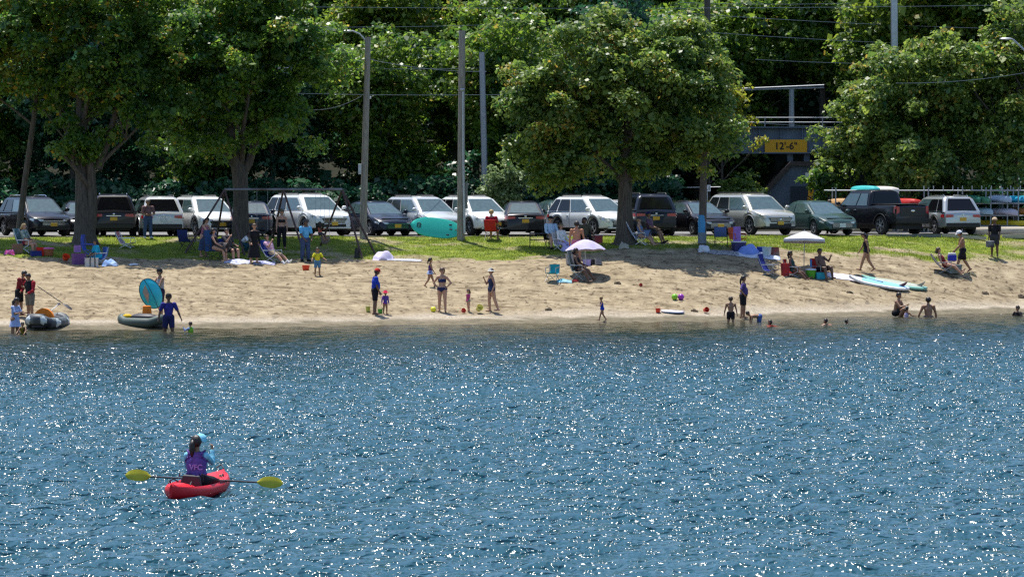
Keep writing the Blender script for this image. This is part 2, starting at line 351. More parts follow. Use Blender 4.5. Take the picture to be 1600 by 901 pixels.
def copy_tree(o, loc, rz, sc, label, group):
    c = o.copy(); col.objects.link(c); c.location = loc; c.rotation_euler = (0, 0, rz); c.scale = sc; c['label'] = label; c['group'] = group
    for ch in o.children: d = ch.copy(); col.objects.link(d); d.parent = c
    return c

# maple over the middle of the lawn
YD = .62
b = G(978, 381)
tree('maple_tree', b, [(0, 0, -.2), (-.03, 0, .5), (-.05, 0, 1.6), (.0, 0, 3.0), (.1, .1, 4.6), (0, 0, 7.4)], [.62, .40, .31, .29, .2, .08],
     [(0, 0, 6.2, 4.0, 2.9), (-2.7, 0, 5.0, 2.4, 2.1), (2.6, 0, 4.8, 2.2, 1.9), (-1.6, -.5, 3.6, 2.4, 1.0), (1.4, -.5, 3.6, 2.2, 1.0), (-3.4, 0, 3.2, 1.5, 1.0), (3.4, -.4, 6.2, 1.5, 1.7), (3.5, -1.7, 4.7, 1.3, 1.5), (3.3, -1.5, 3.6, 1.0, .7), (-3.5, .3, 6.6, 1.9, 1.6), (-4.1, 0, 4.4, 1.3, 1.2), (-2.2, 0, 8.2, 1.8, 1.2), (2.4, 0, 8.0, 1.8, 1.3), (-4.5, .2, 6.0, 1.0, 1.0), (.2, 0, 9.2, 1.6, .9)],
     70000, .15, 'glossy', 3, 'round maple tree with a full crown standing behind the purple umbrella', clump=(.35, .8), nclump=330,
     limbs=[((0, 0, 2.4), (-1, 0, .9), 3.6, .15), ((0, 0, 2.9), (1, .2, .7), 3.6, .14), ((0, 0, 3.6), (-.4, .9, .9), 3, .12), ((0, 0, 4), (.5, -.7, 1), 3, .11), ((.1, .1, 4.6), (1, 0, .6), 3.2, .1)])
# forked old tree on the left lawn
YD = .9
b = G(133, 381)
tree('forked_tree', b, [(0, 0, -.2), (-.02, 0, .45), (-.06, 0, 1.3), (-.14, 0, 2.6), (-.15, .1, 4.6), (-.2, 0, 7), (-.1, 0, 10)], [.68, .46, .36, .27, .23, .17, .08],
     [(-2.6, 0, 8.6, 2.8, 2.4), (2.2, 0, 9.0, 3.2, 2.5), (-1.0, .3, 5.8, 2.0, 1.2), (2.6, 0, 5.2, 2.2, 1.6), (0, 0, 11, 3.6, 2.0), (-.2, -.4, 4.0, 1.6, .8), (1.0, -.6, 7.0, 2.0, 1.4)],
     58000, .15, 'maple', 5, 'big forked tree with a dark split trunk beside the black hatchback', clump=(.35, .85), nclump=170,
     limbs=[((.1, 0, .3), (.16, 0, 1), 3.4, .33), ((.55, 0, 3.2), (.35, 0, 1), 3.2, .2), ((-.1, 0, 3), (-.6, .2, 1), 3.4, .13), ((.6, 0, 3.3), (.9, 0, .8), 2.6, .1), ((-.15, 0, 5), (.5, -.4, 1), 3, .12)])
# third lawn tree, behind the swing set
b = G(377, 373)
tree('shade_tree', b, [(0, 0, -.2), (-.02, 0, .6), (-.02, 0, 1.8), (-.05, 0, 2.7), (-.4, 0, 4.0), (-.6, 0, 7)], [.46, .36, .32, .34, .2, .09],
     [(-1.2, 0, 7.6, 3.4, 2.6), (2.0, 0, 7.8, 2.9, 2.8), (.5, 0, 4.6, 2.6, 1.3), (1.8, 0, 4.0, 1.7, 1.1), (-1.7, 0, 4.3, 1.7, 1.0), (0, 0, 10.3, 3.6, 2.2), (-3.2, .2, 6.2, 1.6, 1.4)],
     60000, .15, 'mid', 8, 'tall shade tree with a thick straight trunk behind the swing set', clump=(.35, .85), nclump=185,
     limbs=[((0, 0, 2.6), (.45, 0, 1), 3.6, .2), ((0, 0, 2.5), (-.6, .2, 1), 3.2, .14), ((0, 0, 3.1), (.1, -.4, 1), 3.6, .13), ((.5, 0, 4.1), (1, 0, .9), 2.4, .09)])
# slim leaning tree at the left edge
b = G(29, 374)
tree('leaning_tree', b, [(0, 0, -.2), (.05, 0, .6), (.3, 0, 2.6), (.62, 0, 4.8), (.85, 0, 6.4), (.6, 0, 8.5)], [.17, .14, .125, .11, .09, .05],
     [(-1.2, 0, 7.4, 2.4, 1.8), (.6, 0, 8.4, 1.8, 1.6), (-1.6, 0, 9.6, 2.6, 1.6), (-1.6, 0, 5.4, 1.2, 1.1)], 15000, .15, 'yellow', 9,
     'slim leaning tree with a bare trunk and yellowish crown at the left edge', clump=(.3, .7),
     limbs=[((.62, 0, 4.8), (-.9, 0, .8), 2.6, .07), ((.85, 0, 6.2), (-.6, .2, 1), 2.6, .06)])
# trees behind the lot on the right
def free_tree(px, Y, zb, top, wide, leaf, n, seed, label, name='leafy_tree', low=None, size=.17, group=None, clump=(.35, .85), tr=.22):
    """a tree whose crown spans roughly `wide` metres and ends at height `top` above its foot"""
    x = XatY(px, Y); h = top; lo = low if low is not None else h * .25; rs = np.random.RandomState(seed); w = wide / 2; ch = (h - lo) / 2; blobs = [(0, 0, lo + ch * 1.05, w * .72, ch * .8)]
    for i in range(7):
        a = rs.uniform(0, 6.28); q = w * rs.uniform(.4, .62); z = rs.uniform(lo + ch * .35, lo + ch * 1.6); blobs.append((math.cos(a) * q, math.sin(a) * q, z, w * rs.uniform(.3, .5), ch * rs.uniform(.25, .42)))
    return tree(name, (x, Y, zb), [(0, 0, -.4), (0, 0, h * .25), (rs.uniform(-.3, .3), 0, h * .55), (0, 0, h * .85)], [tr, tr * .75, tr * .5, tr * .15], blobs, n, size, leaf, seed, label, group, clump=clump,
                limbs=[((0, 0, h * .3), (.8, .1, 1), h * .3, tr * .45), ((0, 0, h * .36), (-.8, -.2, 1), h * .3, tr * .42), ((0, 0, h * .5), (.3, -.8, 1), h * .25, tr * .3)], depth=1)
free_tree(1418, 180, 3.0, 9.6, 9.4, 'glossy', 46000, 21, 'broad leafy tree rising behind the black pickup truck', 'broad_tree', low=.8)
free_tree(1585, 179, 3.0, 11.6, 5.6, 'glossy', 20000, 22, 'tall tree above the kayak rack at the right edge of the picture', 'tall_tree', low=1.2)
free_tree(1165, 183, 3.1, 2.9, 2.9, 'glossy', 3600, 23, 'low bushy sapling under the blue-grey railway bridge', 'sapling', low=.2, size=.15, clump=(.25, .45), tr=.06)
free_tree(1128, 184.5, 3.1, 7.4, 3.0, 'yellow', 3400, 24, 'thin yellowing tree with bare twigs hanging over the bridge girder', 'thin_tree', low=4.0, size=.15, clump=(.25, .5), tr=.09)
free_tree(1108, 184, 3.1, 7.0, 2.8, 'yellow', 3000, 27, 'sparse yellowing tree just left of the blue-grey bridge girder', 'thin_tree', low=3.2, size=.15, clump=(.25, .5), tr=.08)
free_tree(792, 179, 3.0, 3.9, 2.2, 'pale', 3600, 25, 'pale silvery shrub between the parked cars and the wood', 'shrub', low=.1, size=.13, clump=(.22, .5), tr=.05)
free_tree(1292, 181, 3.0, 3.4, 1.7, 'mid', 2400, 26, 'small green tree beside the white clearance sign', 'small_tree', low=.7, size=.14, clump=(.25, .45), tr=.06)
for px_, Y_, h_, lf_, sd_, lb_ in ((1140, 198, 10.5, 'wood', 71, 'dense green tree above the left end of the railway bridge'), (1215, 201, 11, 'olive', 72, 'yellow-green tree straight above the yellow height sign, behind the bridge'), (1285, 197.5, 9.5, 'wood', 73, 'dense green tree behind the cross arm post on the bridge')):
    free_tree(px_, Y_, float(base_z(np.array([XatY(px_, Y_)]), np.array([Y_]))[0]) + .1, h_ + (3.5 if px_ == 1215 else 0), 6.8, lf_, 20000, sd_, lb_, 'bank_tree', low=2.0, size=.19, clump=(.4, .9))
# the wooded bank: four source trees, each copied many times
srcs = []
for i, (lf, w, h, n) in enumerate([('wood', 9, 13, 26000), ('dark', 9, 14, 24000), ('wood', 8, 12, 24000), ('olive', 8, 12.5, 22000)]):
    srcs.append((free_tree(-200, 196, 3, h, w, lf, n, 40 + i, '', 'woodland_tree', low=h * .08, size=.21, clump=(.4, 1.0)), lf))
LB = {'wood': 'green leafy tree in the dense wood behind the parking lot', 'dark': 'dark green tree in the dense wood behind the parking lot', 'olive': 'yellowish green tree in the dense wood behind the parking lot'}
rs = np.random.RandomState(77); first = [True] * 4; k = 0
for row, (Y, x0, x1, st, zs) in enumerate([(184, -190, 1120, 165, .86), (192, -120, 1800, 170, 1.0), (203, -160, 1800, 170, 1.12), (216, -100, 1760, 170, 1.25), (228, -100, 1760, 170, 1.3)]):
    for px in np.arange(x0, x1, st):
        px2 = px + rs.uniform(-50, 50); yy = Y + rs.uniform(-1.4, 2); x = XatY(px2, yy)
        if Y == 192 and 7.0 < x < 19: yy = 198 + rs.uniform(0, 3)
        i = int(rs.choice([0, 1, 2, 3], p=[.34, .16, .28, .22])); s = zs * rs.uniform(.9, 1.12)
        z = float(base_z(np.array([x]), np.array([yy]))[0]); t, lf = srcs[i]
        if first[i]:
            first[i] = False; t.location = (x, yy, z); t.scale = (s, s, s); t['label'] = LB[lf]; t['group'] = 'trees in the wood behind the parking lot'
        else: copy_tree(t, (x, yy, z), rs.uniform(0, 6.28), (s, s, s * rs.uniform(.95, 1.1)), LB[lf], 'trees in the wood behind the parking lot')
        k += 1
# undergrowth: one mass nobody could count
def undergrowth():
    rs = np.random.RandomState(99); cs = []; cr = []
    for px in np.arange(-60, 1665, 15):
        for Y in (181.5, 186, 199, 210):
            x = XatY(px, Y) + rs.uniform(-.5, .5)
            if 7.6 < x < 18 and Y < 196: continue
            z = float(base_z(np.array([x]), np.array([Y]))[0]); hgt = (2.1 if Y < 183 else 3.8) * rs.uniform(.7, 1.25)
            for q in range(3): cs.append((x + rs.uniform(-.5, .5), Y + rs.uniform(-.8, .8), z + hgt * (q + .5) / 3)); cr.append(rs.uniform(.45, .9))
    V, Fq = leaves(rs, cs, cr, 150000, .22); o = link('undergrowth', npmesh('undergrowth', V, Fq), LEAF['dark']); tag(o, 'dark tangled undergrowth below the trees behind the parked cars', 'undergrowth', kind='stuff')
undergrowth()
# lawn grass
def lawn():
    rs = np.random.RandomState(5); n = 120000; X = rs.uniform(-24, 25, n); t = rs.rand(n)
    YG, YE = lerp_tab(X, GRASS), lerp_tab(X, LOT); Y = YG - .5 + (YE - YG + .7) * t
    nz = fbm(X * .9, Y * 1.5, 4); bare = np.clip((X - 9.5) / 2, 0, 1) * np.clip((17.5 - X) / 2, 0, 1); patch = np.clip(1 - np.abs(Y - YG - 1.1) / .7, 0, 1) * bare * 1.3
    lawnf = (Y - YG + .3 + nz * .9) / .35 - patch * np.clip(.6 + nz * 2, 0, 1) * 2
    worn = np.clip((fbm(X * .5 + 40, Y * .9, 3) - .12) * 4, 0, 1); keep = (lawnf > rs.rand(n)) & (worn < rs.rand(n) + .1); X, Y = X[keep], Y[keep]; n = len(X)
    tall = 1 + .9 * np.clip(fbm(X * 1.2 + 5, Y * 2, 2) * 3, 0, 1) + 1.2 * np.exp(-np.abs(Y - lerp_tab(X, GRASS)) / .4) * np.clip((X - 6) / 4, 0, 1)
    Z = full_z(X, Y); h = rs.uniform(.025, .06, n) * tall; a = rs.uniform(0, 6.28, n); w = rs.uniform(.008, .02, n); lx_, ly_ = rs.normal(size=n) * .03, rs.normal(size=n) * .03
    V = np.stack([np.stack([X - np.cos(a) * w, Y - np.sin(a) * w, Z - .01], -1), np.stack([X + np.cos(a) * w, Y + np.sin(a) * w, Z - .01], -1), np.stack([X + lx_, Y + ly_, Z + h], -1)], 1).reshape(-1, 3)
    o = link('grass', npmesh('grass', V, np.arange(3 * n).reshape(-1, 3)), leafmat('grass_blades', (.075, .125, .012), (.22, .27, .03), trans=.4, rough=.5)); tag(o, 'short sunlit green grass of the lawn between sand and parking lot', 'grass', kind='stuff')
    rs = np.random.RandomState(6); n = 2600; px = rs.uniform(1036, 1116, n); Yb = rs.uniform(179, 180.5, n); X = XatY(px, Yb); h = rs.uniform(.7, 1.55, n); w = .02; lx_ = rs.normal(size=n) * .18
    V = np.stack([np.stack([X - w, Yb, 3 + 0 * h], -1), np.stack([X + w, Yb, 3 + 0 * h], -1), np.stack([X + lx_ * .6 + w, Yb, 3 + h * .7], -1), np.stack([X + lx_, Yb - .1, 3 + h], -1)], 1).reshape(-1, 3)
    o = link('tall_grass', npmesh('tall_grass', V, np.arange(4 * n).reshape(-1, 4)), leafmat('tall_grass', (.16, .20, .05), (.38, .38, .12), trans=.35)); tag(o, 'tall pale weeds and grass beyond the parked black sedan', 'weeds', kind='stuff')
lawn()
# ---------------------------------------------------------------- cars
def paint(name, c, metal=.35): return mat('paint_' + name, c, .28, metal if max(c) > .1 else 0, var=.04, scale=1.5, coat=.9 if max(c) > .1 else .45, spec=.5 if max(c) > .1 else .2)
PAINT = dict(black=paint('black', (.012, .012, .016)), white=paint('white', (.74, .75, .74), .0), silver=paint('silver', (.42, .44, .44), .5), beige=paint('champagne', (.50, .49, .43), .4),
             navy=paint('navy', (.012, .018, .035)), green=paint('dark_green', (.03, .065, .06)), grey=paint('grey', (.16, .17, .18), .5), pearl=paint('pearl', (.55, .57, .58), .15))
glassm = mat('sky_painted_glass', (.06, .10, .105), .06, 0, var=.2, spec=.9); darkglass = mat('privacy_glass', (.006, .006, .008), .08, spec=.35)  # window glass lifted to teal: reflected sky painted into its colour
rubber = mat('tyre_rubber', (.012, .012, .012), .85); alloy = mat('alloy_wheel', (.55, .56, .57), .3, .8); plasticm = mat('black_plastic', (.014, .014, .015), .6)
chrome = mat('chrome', (.7, .7, .7), .12, 1, var=.02); lensm = mat('headlight_lens', (.55, .56, .55), .08, .3, coat=1); redlens = mat('tail_lens', (.42, .012, .012), .15, coat=1)
plate_y = mat('plate_yellow', (.62, .36, .03), .5); plate_w = mat('plate_white', (.6, .65, .7), .5); seatm = mat('car_interior', (.03, .03, .03), .9)
STY = dict(
    suv=dict(L=4.75, W=1.9, H=1.67, r=.37, wb=2.8, belt=1.02, hood=.98, nose=.78, tail=.98, xw0=1.42, xw1=.38, xr1=-1.80, xr0=-2.28, sill=.30, rails=1),
    bigsuv=dict(L=5.05, W=2.0, H=1.76, r=.40, wb=3.0, belt=1.10, hood=1.08, nose=.90, tail=1.05, xw0=1.55, xw1=.62, xr1=-2.02, xr0=-2.42, sill=.32, rails=1),
    sedan=dict(L=4.8, W=1.84, H=1.46, r=.33, wb=2.8, belt=.93, hood=.88, nose=.64, tail=.94, xw0=1.25, xw1=.15, xr1=-.98, xr0=-1.78, sill=.22, rails=0),
    pickup=dict(L=5.75, W=2.03, H=1.93, r=.42, wb=3.68, belt=1.24, hood=1.22, nose=1.08, tail=1.30, xw0=1.42, xw1=.82, xr1=-.78, xr0=-.92, sill=.46, rails=0))
def car(px, style, paintn, theta, facing, label, plate='y', lot_off=.45, Y=None, name='parked_car', cat='car', dark_rear=True, px_edge=None, sc=1.0):
    s = dict(STY[style]); L, W, H, r, wb = s['L'], s['W'], s['H'], s['r'], s['wb']; th = R(theta); P = PAINT[paintn]
    if Y is None:
        x0 = XatY(px, 166); Y = float(lerp_tab(x0, LOT)) + lot_off + L / 2 * math.cos(th) + W / 2 * math.sin(th)
    rz = th - math.pi / 2 if facing == 'front' else math.pi / 2 + th
    root = empty(name, (XatY(px, Y), Y, 3.034), rz, label, cat, 'cars parked along the beach lot'); root.scale = (sc, sc, sc)
    xs = [-L / 2, -L / 2 + .03, -L / 2 + .09, -L / 2 + .2, -L / 2 + .35, -L / 2 + .5]; arch = r + .07; ax = (wb / 2 + (.05 if style == 'pickup' else .02), -wb / 2 + (.05 if style != 'pickup' else -.0))
    rc = r; hw = math.sqrt(max(arch ** 2 - (s['sill'] - rc) ** 2, .01))
    for a in ax: xs += [a - hw - .002, a - hw] + [a + hw * math.sin(t) for t in np.linspace(-1.35, 1.35, 9)] + [a + hw, a + hw + .002]
    xs += [s['xw0'], s['xr0'], 0, .6, -.6, L / 2 - .7] + [L / 2 - d for d in (.5, .35, .2, .09, .03, 0)]; xs = sorted(set(round(v, 4) for v in xs))
    top = [(-L / 2, s['tail'] - .12), (-L / 2 + .06, s['tail'] - .02), (-L / 2 + .2, s['tail'])] + ([(s['xr0'] - .06, s['tail']), (s['xr0'], s['belt'])] if style != 'pickup' else [(s['xr0'] - .02, s['tail']), (s['xr0'], s['belt'])]) + \
          [(s['xw0'], s['belt']), (s['xw0'] + .05, s['hood'] + .02), (L / 2 - .6, (s['hood'] + s['nose']) / 2 + .05), (L / 2 - .2, s['nose'] + .03), (L / 2 - .05, s['nose'] - .06), (L / 2, s['nose'] - .2)]
    top.sort()
    def zb(x):
        for a in ax:
            if abs(x - a) <= hw + 1e-4: return max(s['sill'], rc + math.sqrt(max(arch ** 2 - (x - a) ** 2, 0)))
        return s['sill'] + .05 * max(0, abs(x) - (L / 2 - .5)) / .5
    def hwid(x):
        e = max(0, abs(x) - (L / 2 - .75)) / .75; return W / 2 * (1 - (.24 if x > 0 else .13) * e ** 2.2)
    def ring(x, off=0):
        zt = float(np.interp(x, [a for a, b in top], [b for a, b in top])); b = zb(x); w = hwid(x) + off; b = min(b, zt - .12)
        m = b + (zt - b) * .5; h = [(0, b), (w * .9, b), (w * .985, b + .04), (w, m), (w * .985, zt - .14 if zt - .14 > m else m + .02), (w * .95, zt - .035), (w * .86, zt), (0, zt + .035)]
        return [Vector((x, y, z)) for y, z in h] + [Vector((x, -y, z)) for y, z in h[-2:0:-1]]
    mb = MB(); mb.loft([ring(x) for x in xs]); body = mb.build('body', P, root, smooth=38)
    mb = MB(); mb.box((0, 0, .5), (L - .5, W - .62, .5)); mb.box((0, 0, s['sill'] + .02), (wb - 2 * arch, W - .1, .1)); mb.build('underbody', plasticm, root)
    # cabin
    z0, z1 = s['belt'] - .02, H; w0, w1 = W / 2 * .93, W / 2 * .70
    def sp(u, h, off=.006, sgn=1):          # u: rear -> front, h: belt -> roof
        xr = s['xr0'] + (s['xr1'] - s['xr0']) * h; xf = s['xw0'] + (s['xw1'] - s['xw0']) * h
        return Vector((xr + (xf - xr) * u, sgn * (w0 + (w1 - w0) * h + off), z0 + (z1 - z0) * h + off * .4))
    def fp(v, h, front=True, off=.008):
        x = (s['xw0'] + (s['xw1'] - s['xw0']) * h + off) if front else (s['xr0'] + (s['xr1'] - s['xr0']) * h - off)
        w = w0 + (w1 - w0) * h; return Vector((x, w * v, z0 + (z1 - z0) * h + off * .5))
    mb = MB(); N = 7
    rings = []
    for i in range(N):
        h = i / (N - 1); e = .0 if h < .85 else (h - .85) / .15; k = 1 - .07 * e
        a = [sp(0, h, 0, 1), sp(0, h, 0, -1), sp(1, h, 0, -1), sp(1, h, 0, 1)]; cx = (a[0].x + a[2].x) / 2
        rings.append([Vector((cx + (p.x - cx) * (1 - .035 * e), p.y * k, p.z - .03 * e * e)) for p in a])
    mb.loft(rings, cap=False)
    a = rings[-1]; tz = a[0].z + .06; c2 = [Vector((a[0].x + .25, a[0].y * .75, tz)), Vector((a[1].x + .25, a[1].y * .75, tz)), Vector((a[2].x - .25, a[2].y * .75, tz)), Vector((a[3].x - .25, a[3].y * .75, tz))]
    mb.loft([a, c2]); cab = mb.build('cabin', P, root, smooth=30, bevel=.08)
    def pane(nm, pts, m, thick=.012, parent=root):
        pts = [Vector(p) for p in pts]; n = (pts[1] - pts[0]).cross(pts[2] - pts[1]).normalized(); mb = MB()
        if len(pts) == 4:
            U = 6; rows = [[pts[0].lerp(pts[3], j / 3).lerp(pts[1].lerp(pts[2], j / 3), i / U) + n * .0 for i in range(U + 1)] for j in range(4)]
        mb.loft([pts, [p + n * thick for p in pts]]); return mb.build(nm, m, parent, smooth=0)
    lo, hi = .06, .80
    pane('windscreen', [fp(-.86, .03), fp(.86, .03), fp(.80, .84), fp(-.80, .84)], glassm)
    rg = darkglass if dark_rear and style != 'sedan' else glassm
    pane('rear_window', [fp(.80, .10, False), fp(-.80, .10, False), fp(-.74, .84, False), fp(.74, .84, False)], rg)
    segs = {'suv': [(.035, .20), (.235, .50), (.525, .93)], 'bigsuv': [(.035, .25), (.285, .53), (.555, .93)], 'sedan': [(.10, .42), (.45, .93)], 'pickup': [(.07, .40), (.44, .93)]}[style]
    for sg in (1, -1):
        for i, (u0, u1) in enumerate(segs):
            ins = .05 if i == 0 and style in ('sedan',) else 0
            q = [sp(u0, lo, .007, sg), sp(u1, lo, .007, sg), sp(min(u1, .95) - (.03 if i == len(segs) - 1 else 0), hi, .007, sg), sp(u0 + (.03 if i == 0 else 0) + ins, hi, .007, sg)]
            pane('side_window', q if sg < 0 else q[::-1], rg if (i < len(segs) - 1 and style != 'pickup') else glassm)
        # wheels
        for a in ax:
            wroot = MB(); wroot.lathe([(r * .62, -.11), (r * .92, -.115), (r, -.075), (r, .075), (r * .92, .115), (r * .62, .11)], 28, axis='y'); wh = wroot.build('wheel', rubber, root, loc=(a, sg * (W / 2 - .135), r))
            mb = MB(); mb.lathe([(.0, .06), (r * .6, .06), (r * .66, .1), (r * .69, .113)], 24, axis='y'); mb2 = MB()
            for v in mb.v: v.y *= sg * -1
            mb.mi = [1] * len(mb.f)
            for q in range(5 if style != 'pickup' else 6):
                an = q * 2 * math.pi / (5 if style != 'pickup' else 6) + .3
                for da in (-.14, .14):
                    mb.tube([(0.02 * math.cos(an), sg * .10, 0.02 * math.sin(an)), (r * .66 * math.cos(an + da), sg * .106, r * .66 * math.sin(an + da))], [.03, .024], n=4)
            mb.tube([(r * .655 * math.cos(t), sg * .112, r * .655 * math.sin(t)) for t in np.linspace(0, 6.283, 25)], .014, n=4, cap=False); mb.ell((0, sg * .105, 0), .045)
            mb.build('rim', [alloy, plasticm], wh)
            MB().tube([(a + (arch + .012) * math.cos(t), sg * (W / 2 - .005), rc + (arch + .012) * math.sin(t)) for t in np.linspace(.0, math.pi, 17)], .022, n=5).build('arch_trim', plasticm if style in ('suv', 'pickup') and paintn not in ('pearl',) else P, root)
        # mirrors, handles, seams, rails
        mx = s['xw0'] - .22; MB().ell((mx, sg * (W / 2 + .09), s['belt'] + .11), (.09, .12, .085)).box((mx, sg * (W / 2 - .02), s['belt'] + .04), (.06, .18, .04)).build('side_mirror', P, root)
        seams = [sp(u, 0).x for u in ([s2[1] + .012 for s2 in segs[:-1]] + [.97])][(1 if style in ('suv', 'bigsuv') else 0) * 0:]
        for i, x in enumerate(seams):
            rg2 = ring(x, .002); idx = (2, 3, 4, 5) if sg > 0 else (len(rg2) - 2, len(rg2) - 3, len(rg2) - 4, len(rg2) - 5)
            if zb(x) < s['sill'] + .1: MB().tube([rg2[k] for k in idx], .0075, n=4).build('door_seam', plasticm, root)
            if i > 0 or style in ('sedan', 'pickup'): MB().box((x - .17 if i else x + .0, sg * (W / 2 - .0), s['belt'] - .16), (.17, .035, .03)).build('door_handle', chrome if paintn in ('black', 'navy') else P, root, bevel=.008)
        if s['rails']: MB().tube([(s['xw1'] - .35, sg * w1 * .82, H - .01), (s['xw1'] - .5, sg * w1 * .82, H + .07), (s['xr1'] + .35, sg * w1 * .82, H + .07), (s['xr1'] + .2, sg * w1 * .82, H)], .02, n=6).build('roof_rail', chrome if paintn in ('black', 'silver') else plasticm, root)
        # lights
        fz = s['nose'] - .08; fx = L / 2 - .20
        mbh = MB(); ring_pts = []
        for (x, dz0, dz1) in ((L / 2 - .46, .02, .07), (L / 2 - .26, -.05, .07), (L / 2 - .12, -.09, .055), (L / 2 - .035, -.10, .03)):
            yy = hwid(x) * (.99 if x < L / 2 - .2 else .93 if x < L / 2 - .06 else .84) + .012; ring_pts.append((Vector((x + .012, sg * yy, fz + dz0)), Vector((x, sg * (yy - .015), fz + dz1))))
        ring_pts.append((Vector((L / 2 + .012, sg * hwid(L / 2) * .62, fz - .09)), Vector((L / 2 - .012, sg * hwid(L / 2) * .62, fz + .01))))
        vs = [p for pr in ring_pts for p in pr]; vs += [v - Vector((.05, sg * .05, 0)) for v in vs]; n = len(ring_pts); fs = []
        for i in range(n - 1): fs += [(2 * i, 2 * i + 2, 2 * i + 3, 2 * i + 1), (2 * n + 2 * i, 2 * n + 2 * i + 1, 2 * n + 2 * i + 3, 2 * n + 2 * i + 2), (2 * i, 2 * n + 2 * i, 2 * n + 2 * i + 2, 2 * i + 2), (2 * i + 1, 2 * i + 3, 2 * n + 2 * i + 3, 2 * n + 2 * i + 1)]
        mbh.add(vs, fs); mbh.build('headlight', lensm, root, smooth=50)
        MB().lathe([(0.0, 0.012), (.045, .012), (.06, 0)], 12, axis='y').build('fog_lamp', lensm, root, loc=(L / 2 - .04, sg * W * .33, s['sill'] + .17), rot=(0, 0, R(-90)))
        tz = s['tail'] - (.16 if style != 'pickup' else .22); th_ = .16 if style == 'pickup' else .075
        mbt = MB(); hh = .17 if style == 'pickup' else .07
        pts = [(-L / 2 + .34, .0), (-L / 2 + .14, .0), (-L / 2 + .04, -.0), (-L / 2 - .004, 0)] if style != 'pickup' else [(-L / 2 + .12, 0), (-L / 2 + .02, 0), (-L / 2 - .008, 0)]
        rr = [(Vector((x, sg * (hwid(x) + .012 - (.03 if x < -L / 2 + .1 else 0)), tz - hh * (.6 if i == 0 else 1))), Vector((x, sg * (hwid(x) - .01 - (.03 if x < -L / 2 + .1 else 0)), tz + hh))) for i, (x, _) in enumerate(pts)]
        yy = hwid(-L / 2) * (.56 if style != 'pickup' else .80); rr.append((Vector((-L / 2 - .012, sg * yy, tz - hh * .6)), Vector((-L / 2 - .012, sg * yy, tz + hh * .8))))
        vs = [p for pr in rr for p in pr]; vs += [v + Vector((.05, -sg * .05, 0)) for v in vs]; n = len(rr); fs = []
        for i in range(n - 1): fs += [(2 * i, 2 * i + 2, 2 * i + 3, 2 * i + 1), (2 * n + 2 * i, 2 * n + 2 * i + 1, 2 * n + 2 * i + 3, 2 * n + 2 * i + 2), (2 * i, 2 * n + 2 * i, 2 * n + 2 * i + 2, 2 * i + 2), (2 * i + 1, 2 * i + 3, 2 * n + 2 * i + 3, 2 * n + 2 * i + 1)]
        mbt.add(vs, fs).build('taillight', redlens, root, smooth=50)
    # front end
    g = MB(); gw = W * .30; gz0 = s['nose'] - .24
    g.loft([[Vector((L / 2 + o, y, z)) for y, z in ((-gw * .8, gz0 - .1), (gw * .8, gz0 - .1), (gw, gz0 + .1), (-gw, gz0 + .1))] for o in (-.04, .012)])
    gr = g.build('grille', plasticm, root)
    c = MB()
    for q in range(3): c.box((L / 2 + .018, 0, gz0 - .05 + q * .05), (.012, gw * 1.75, .012))
    c.box((L / 2 + .02, 0, gz0 + .112), (.016, gw * 2.06, .018)); c.ell((L / 2 + .022, 0, gz0 + .02), (.012, .06, .05)); c.build('grille_bars', chrome, gr)
    MB().box((L / 2 - .005, 0, s['sill'] + .13), (.05, W * .55, .12), taper=1).build('air_intake', plasticm, root, bevel=.01)
    if style in ('suv', 'bigsuv', 'pickup'): MB().box((L / 2 - .06, 0, s['sill'] + .03), (.16, W * .8, .08)).build('bumper_trim', plasticm if paintn != 'white' else alloy, root, bevel=.02); MB().box((-L / 2 + .03, 0, s['sill'] + .12), (.12, W * .84, .2)).build('rear_bumper', plasticm if style != 'pickup' else P, root, bevel=.02)
    pm = plate_y if plate == 'y' else plate_w
    MB().box((L / 2 + .03, 0, s['sill'] + .21), (.012, .30, .15)).build('licence_plate', pm, root)
    MB().box((-L / 2 - .016, 0, (s['tail'] - .30) if style != 'pickup' else .62), (.012, .30, .15)).build('licence_plate', pm, root)
    if style == 'pickup':
        MB().box((-L / 2 - .004, 0, s['tail'] - .28), (.02, W * .66, .38)).build('tailgate', P, root, bevel=.01); MB().ell((-L / 2 - .02, 0, s['tail'] - .25), (.012, .11, .045)).build('badge', chrome, root)
        MB().box((-1.9, 0, s['tail'] + .04), (1.85, W * .8, .03)).build('bed_cover', plasticm, root); MB().box((-L / 2 - .02, 0, .62), (.14, W * .86, .2)).build('step_bumper', plasticm, root, bevel=.02)
    else: MB().box((-L / 2 - .012, 0, s['tail'] - .175), (.016, .62, .03)).build('trim_strip', chrome, root); MB().ell((-L / 2 - .012, 0, s['tail'] - .10), (.012, .05, .045)).build('badge', chrome, root)
    return root
car(-52, 'suv', 'grey', 20, 'front', 'dark grey car of which only the nose shows at the far left edge')
car(54, 'suv', 'black', 27, 'front', 'black sport utility car behind the slim leaning tree, front towards the water')
car(128, 'sedan', 'black', 12, 'front', 'dark sedan half hidden behind the forked tree trunk', lot_off=2.4)
car(176, 'bigsuv', 'black', 7, 'rear', 'black family car with its dark tailgate to the beach, right of the forked tree')
car(244, 'suv', 'pearl', 13, 'rear', 'silvery white hatch-backed car with its rear and white plate to the beach', plate='w')
car(319, 'suv', 'white', 24, 'front', 'white sport utility car behind the left legs of the swing set')
car(391, 'sedan', 'navy', 5, 'rear', 'navy sedan with its boot to the beach, hidden behind the shade tree')
car(481, 'bigsuv', 'white', 30, 'front', 'large white sport utility car framed by the swing set, five-spoke alloys')
car(586, 'sedan', 'navy', 26, 'front', 'dark navy sedan behind the wooden lamp pole')
car(660, 'suv', 'pearl', 30, 'front', 'pearl grey rounded sport utility car behind the turquoise paddleboard')
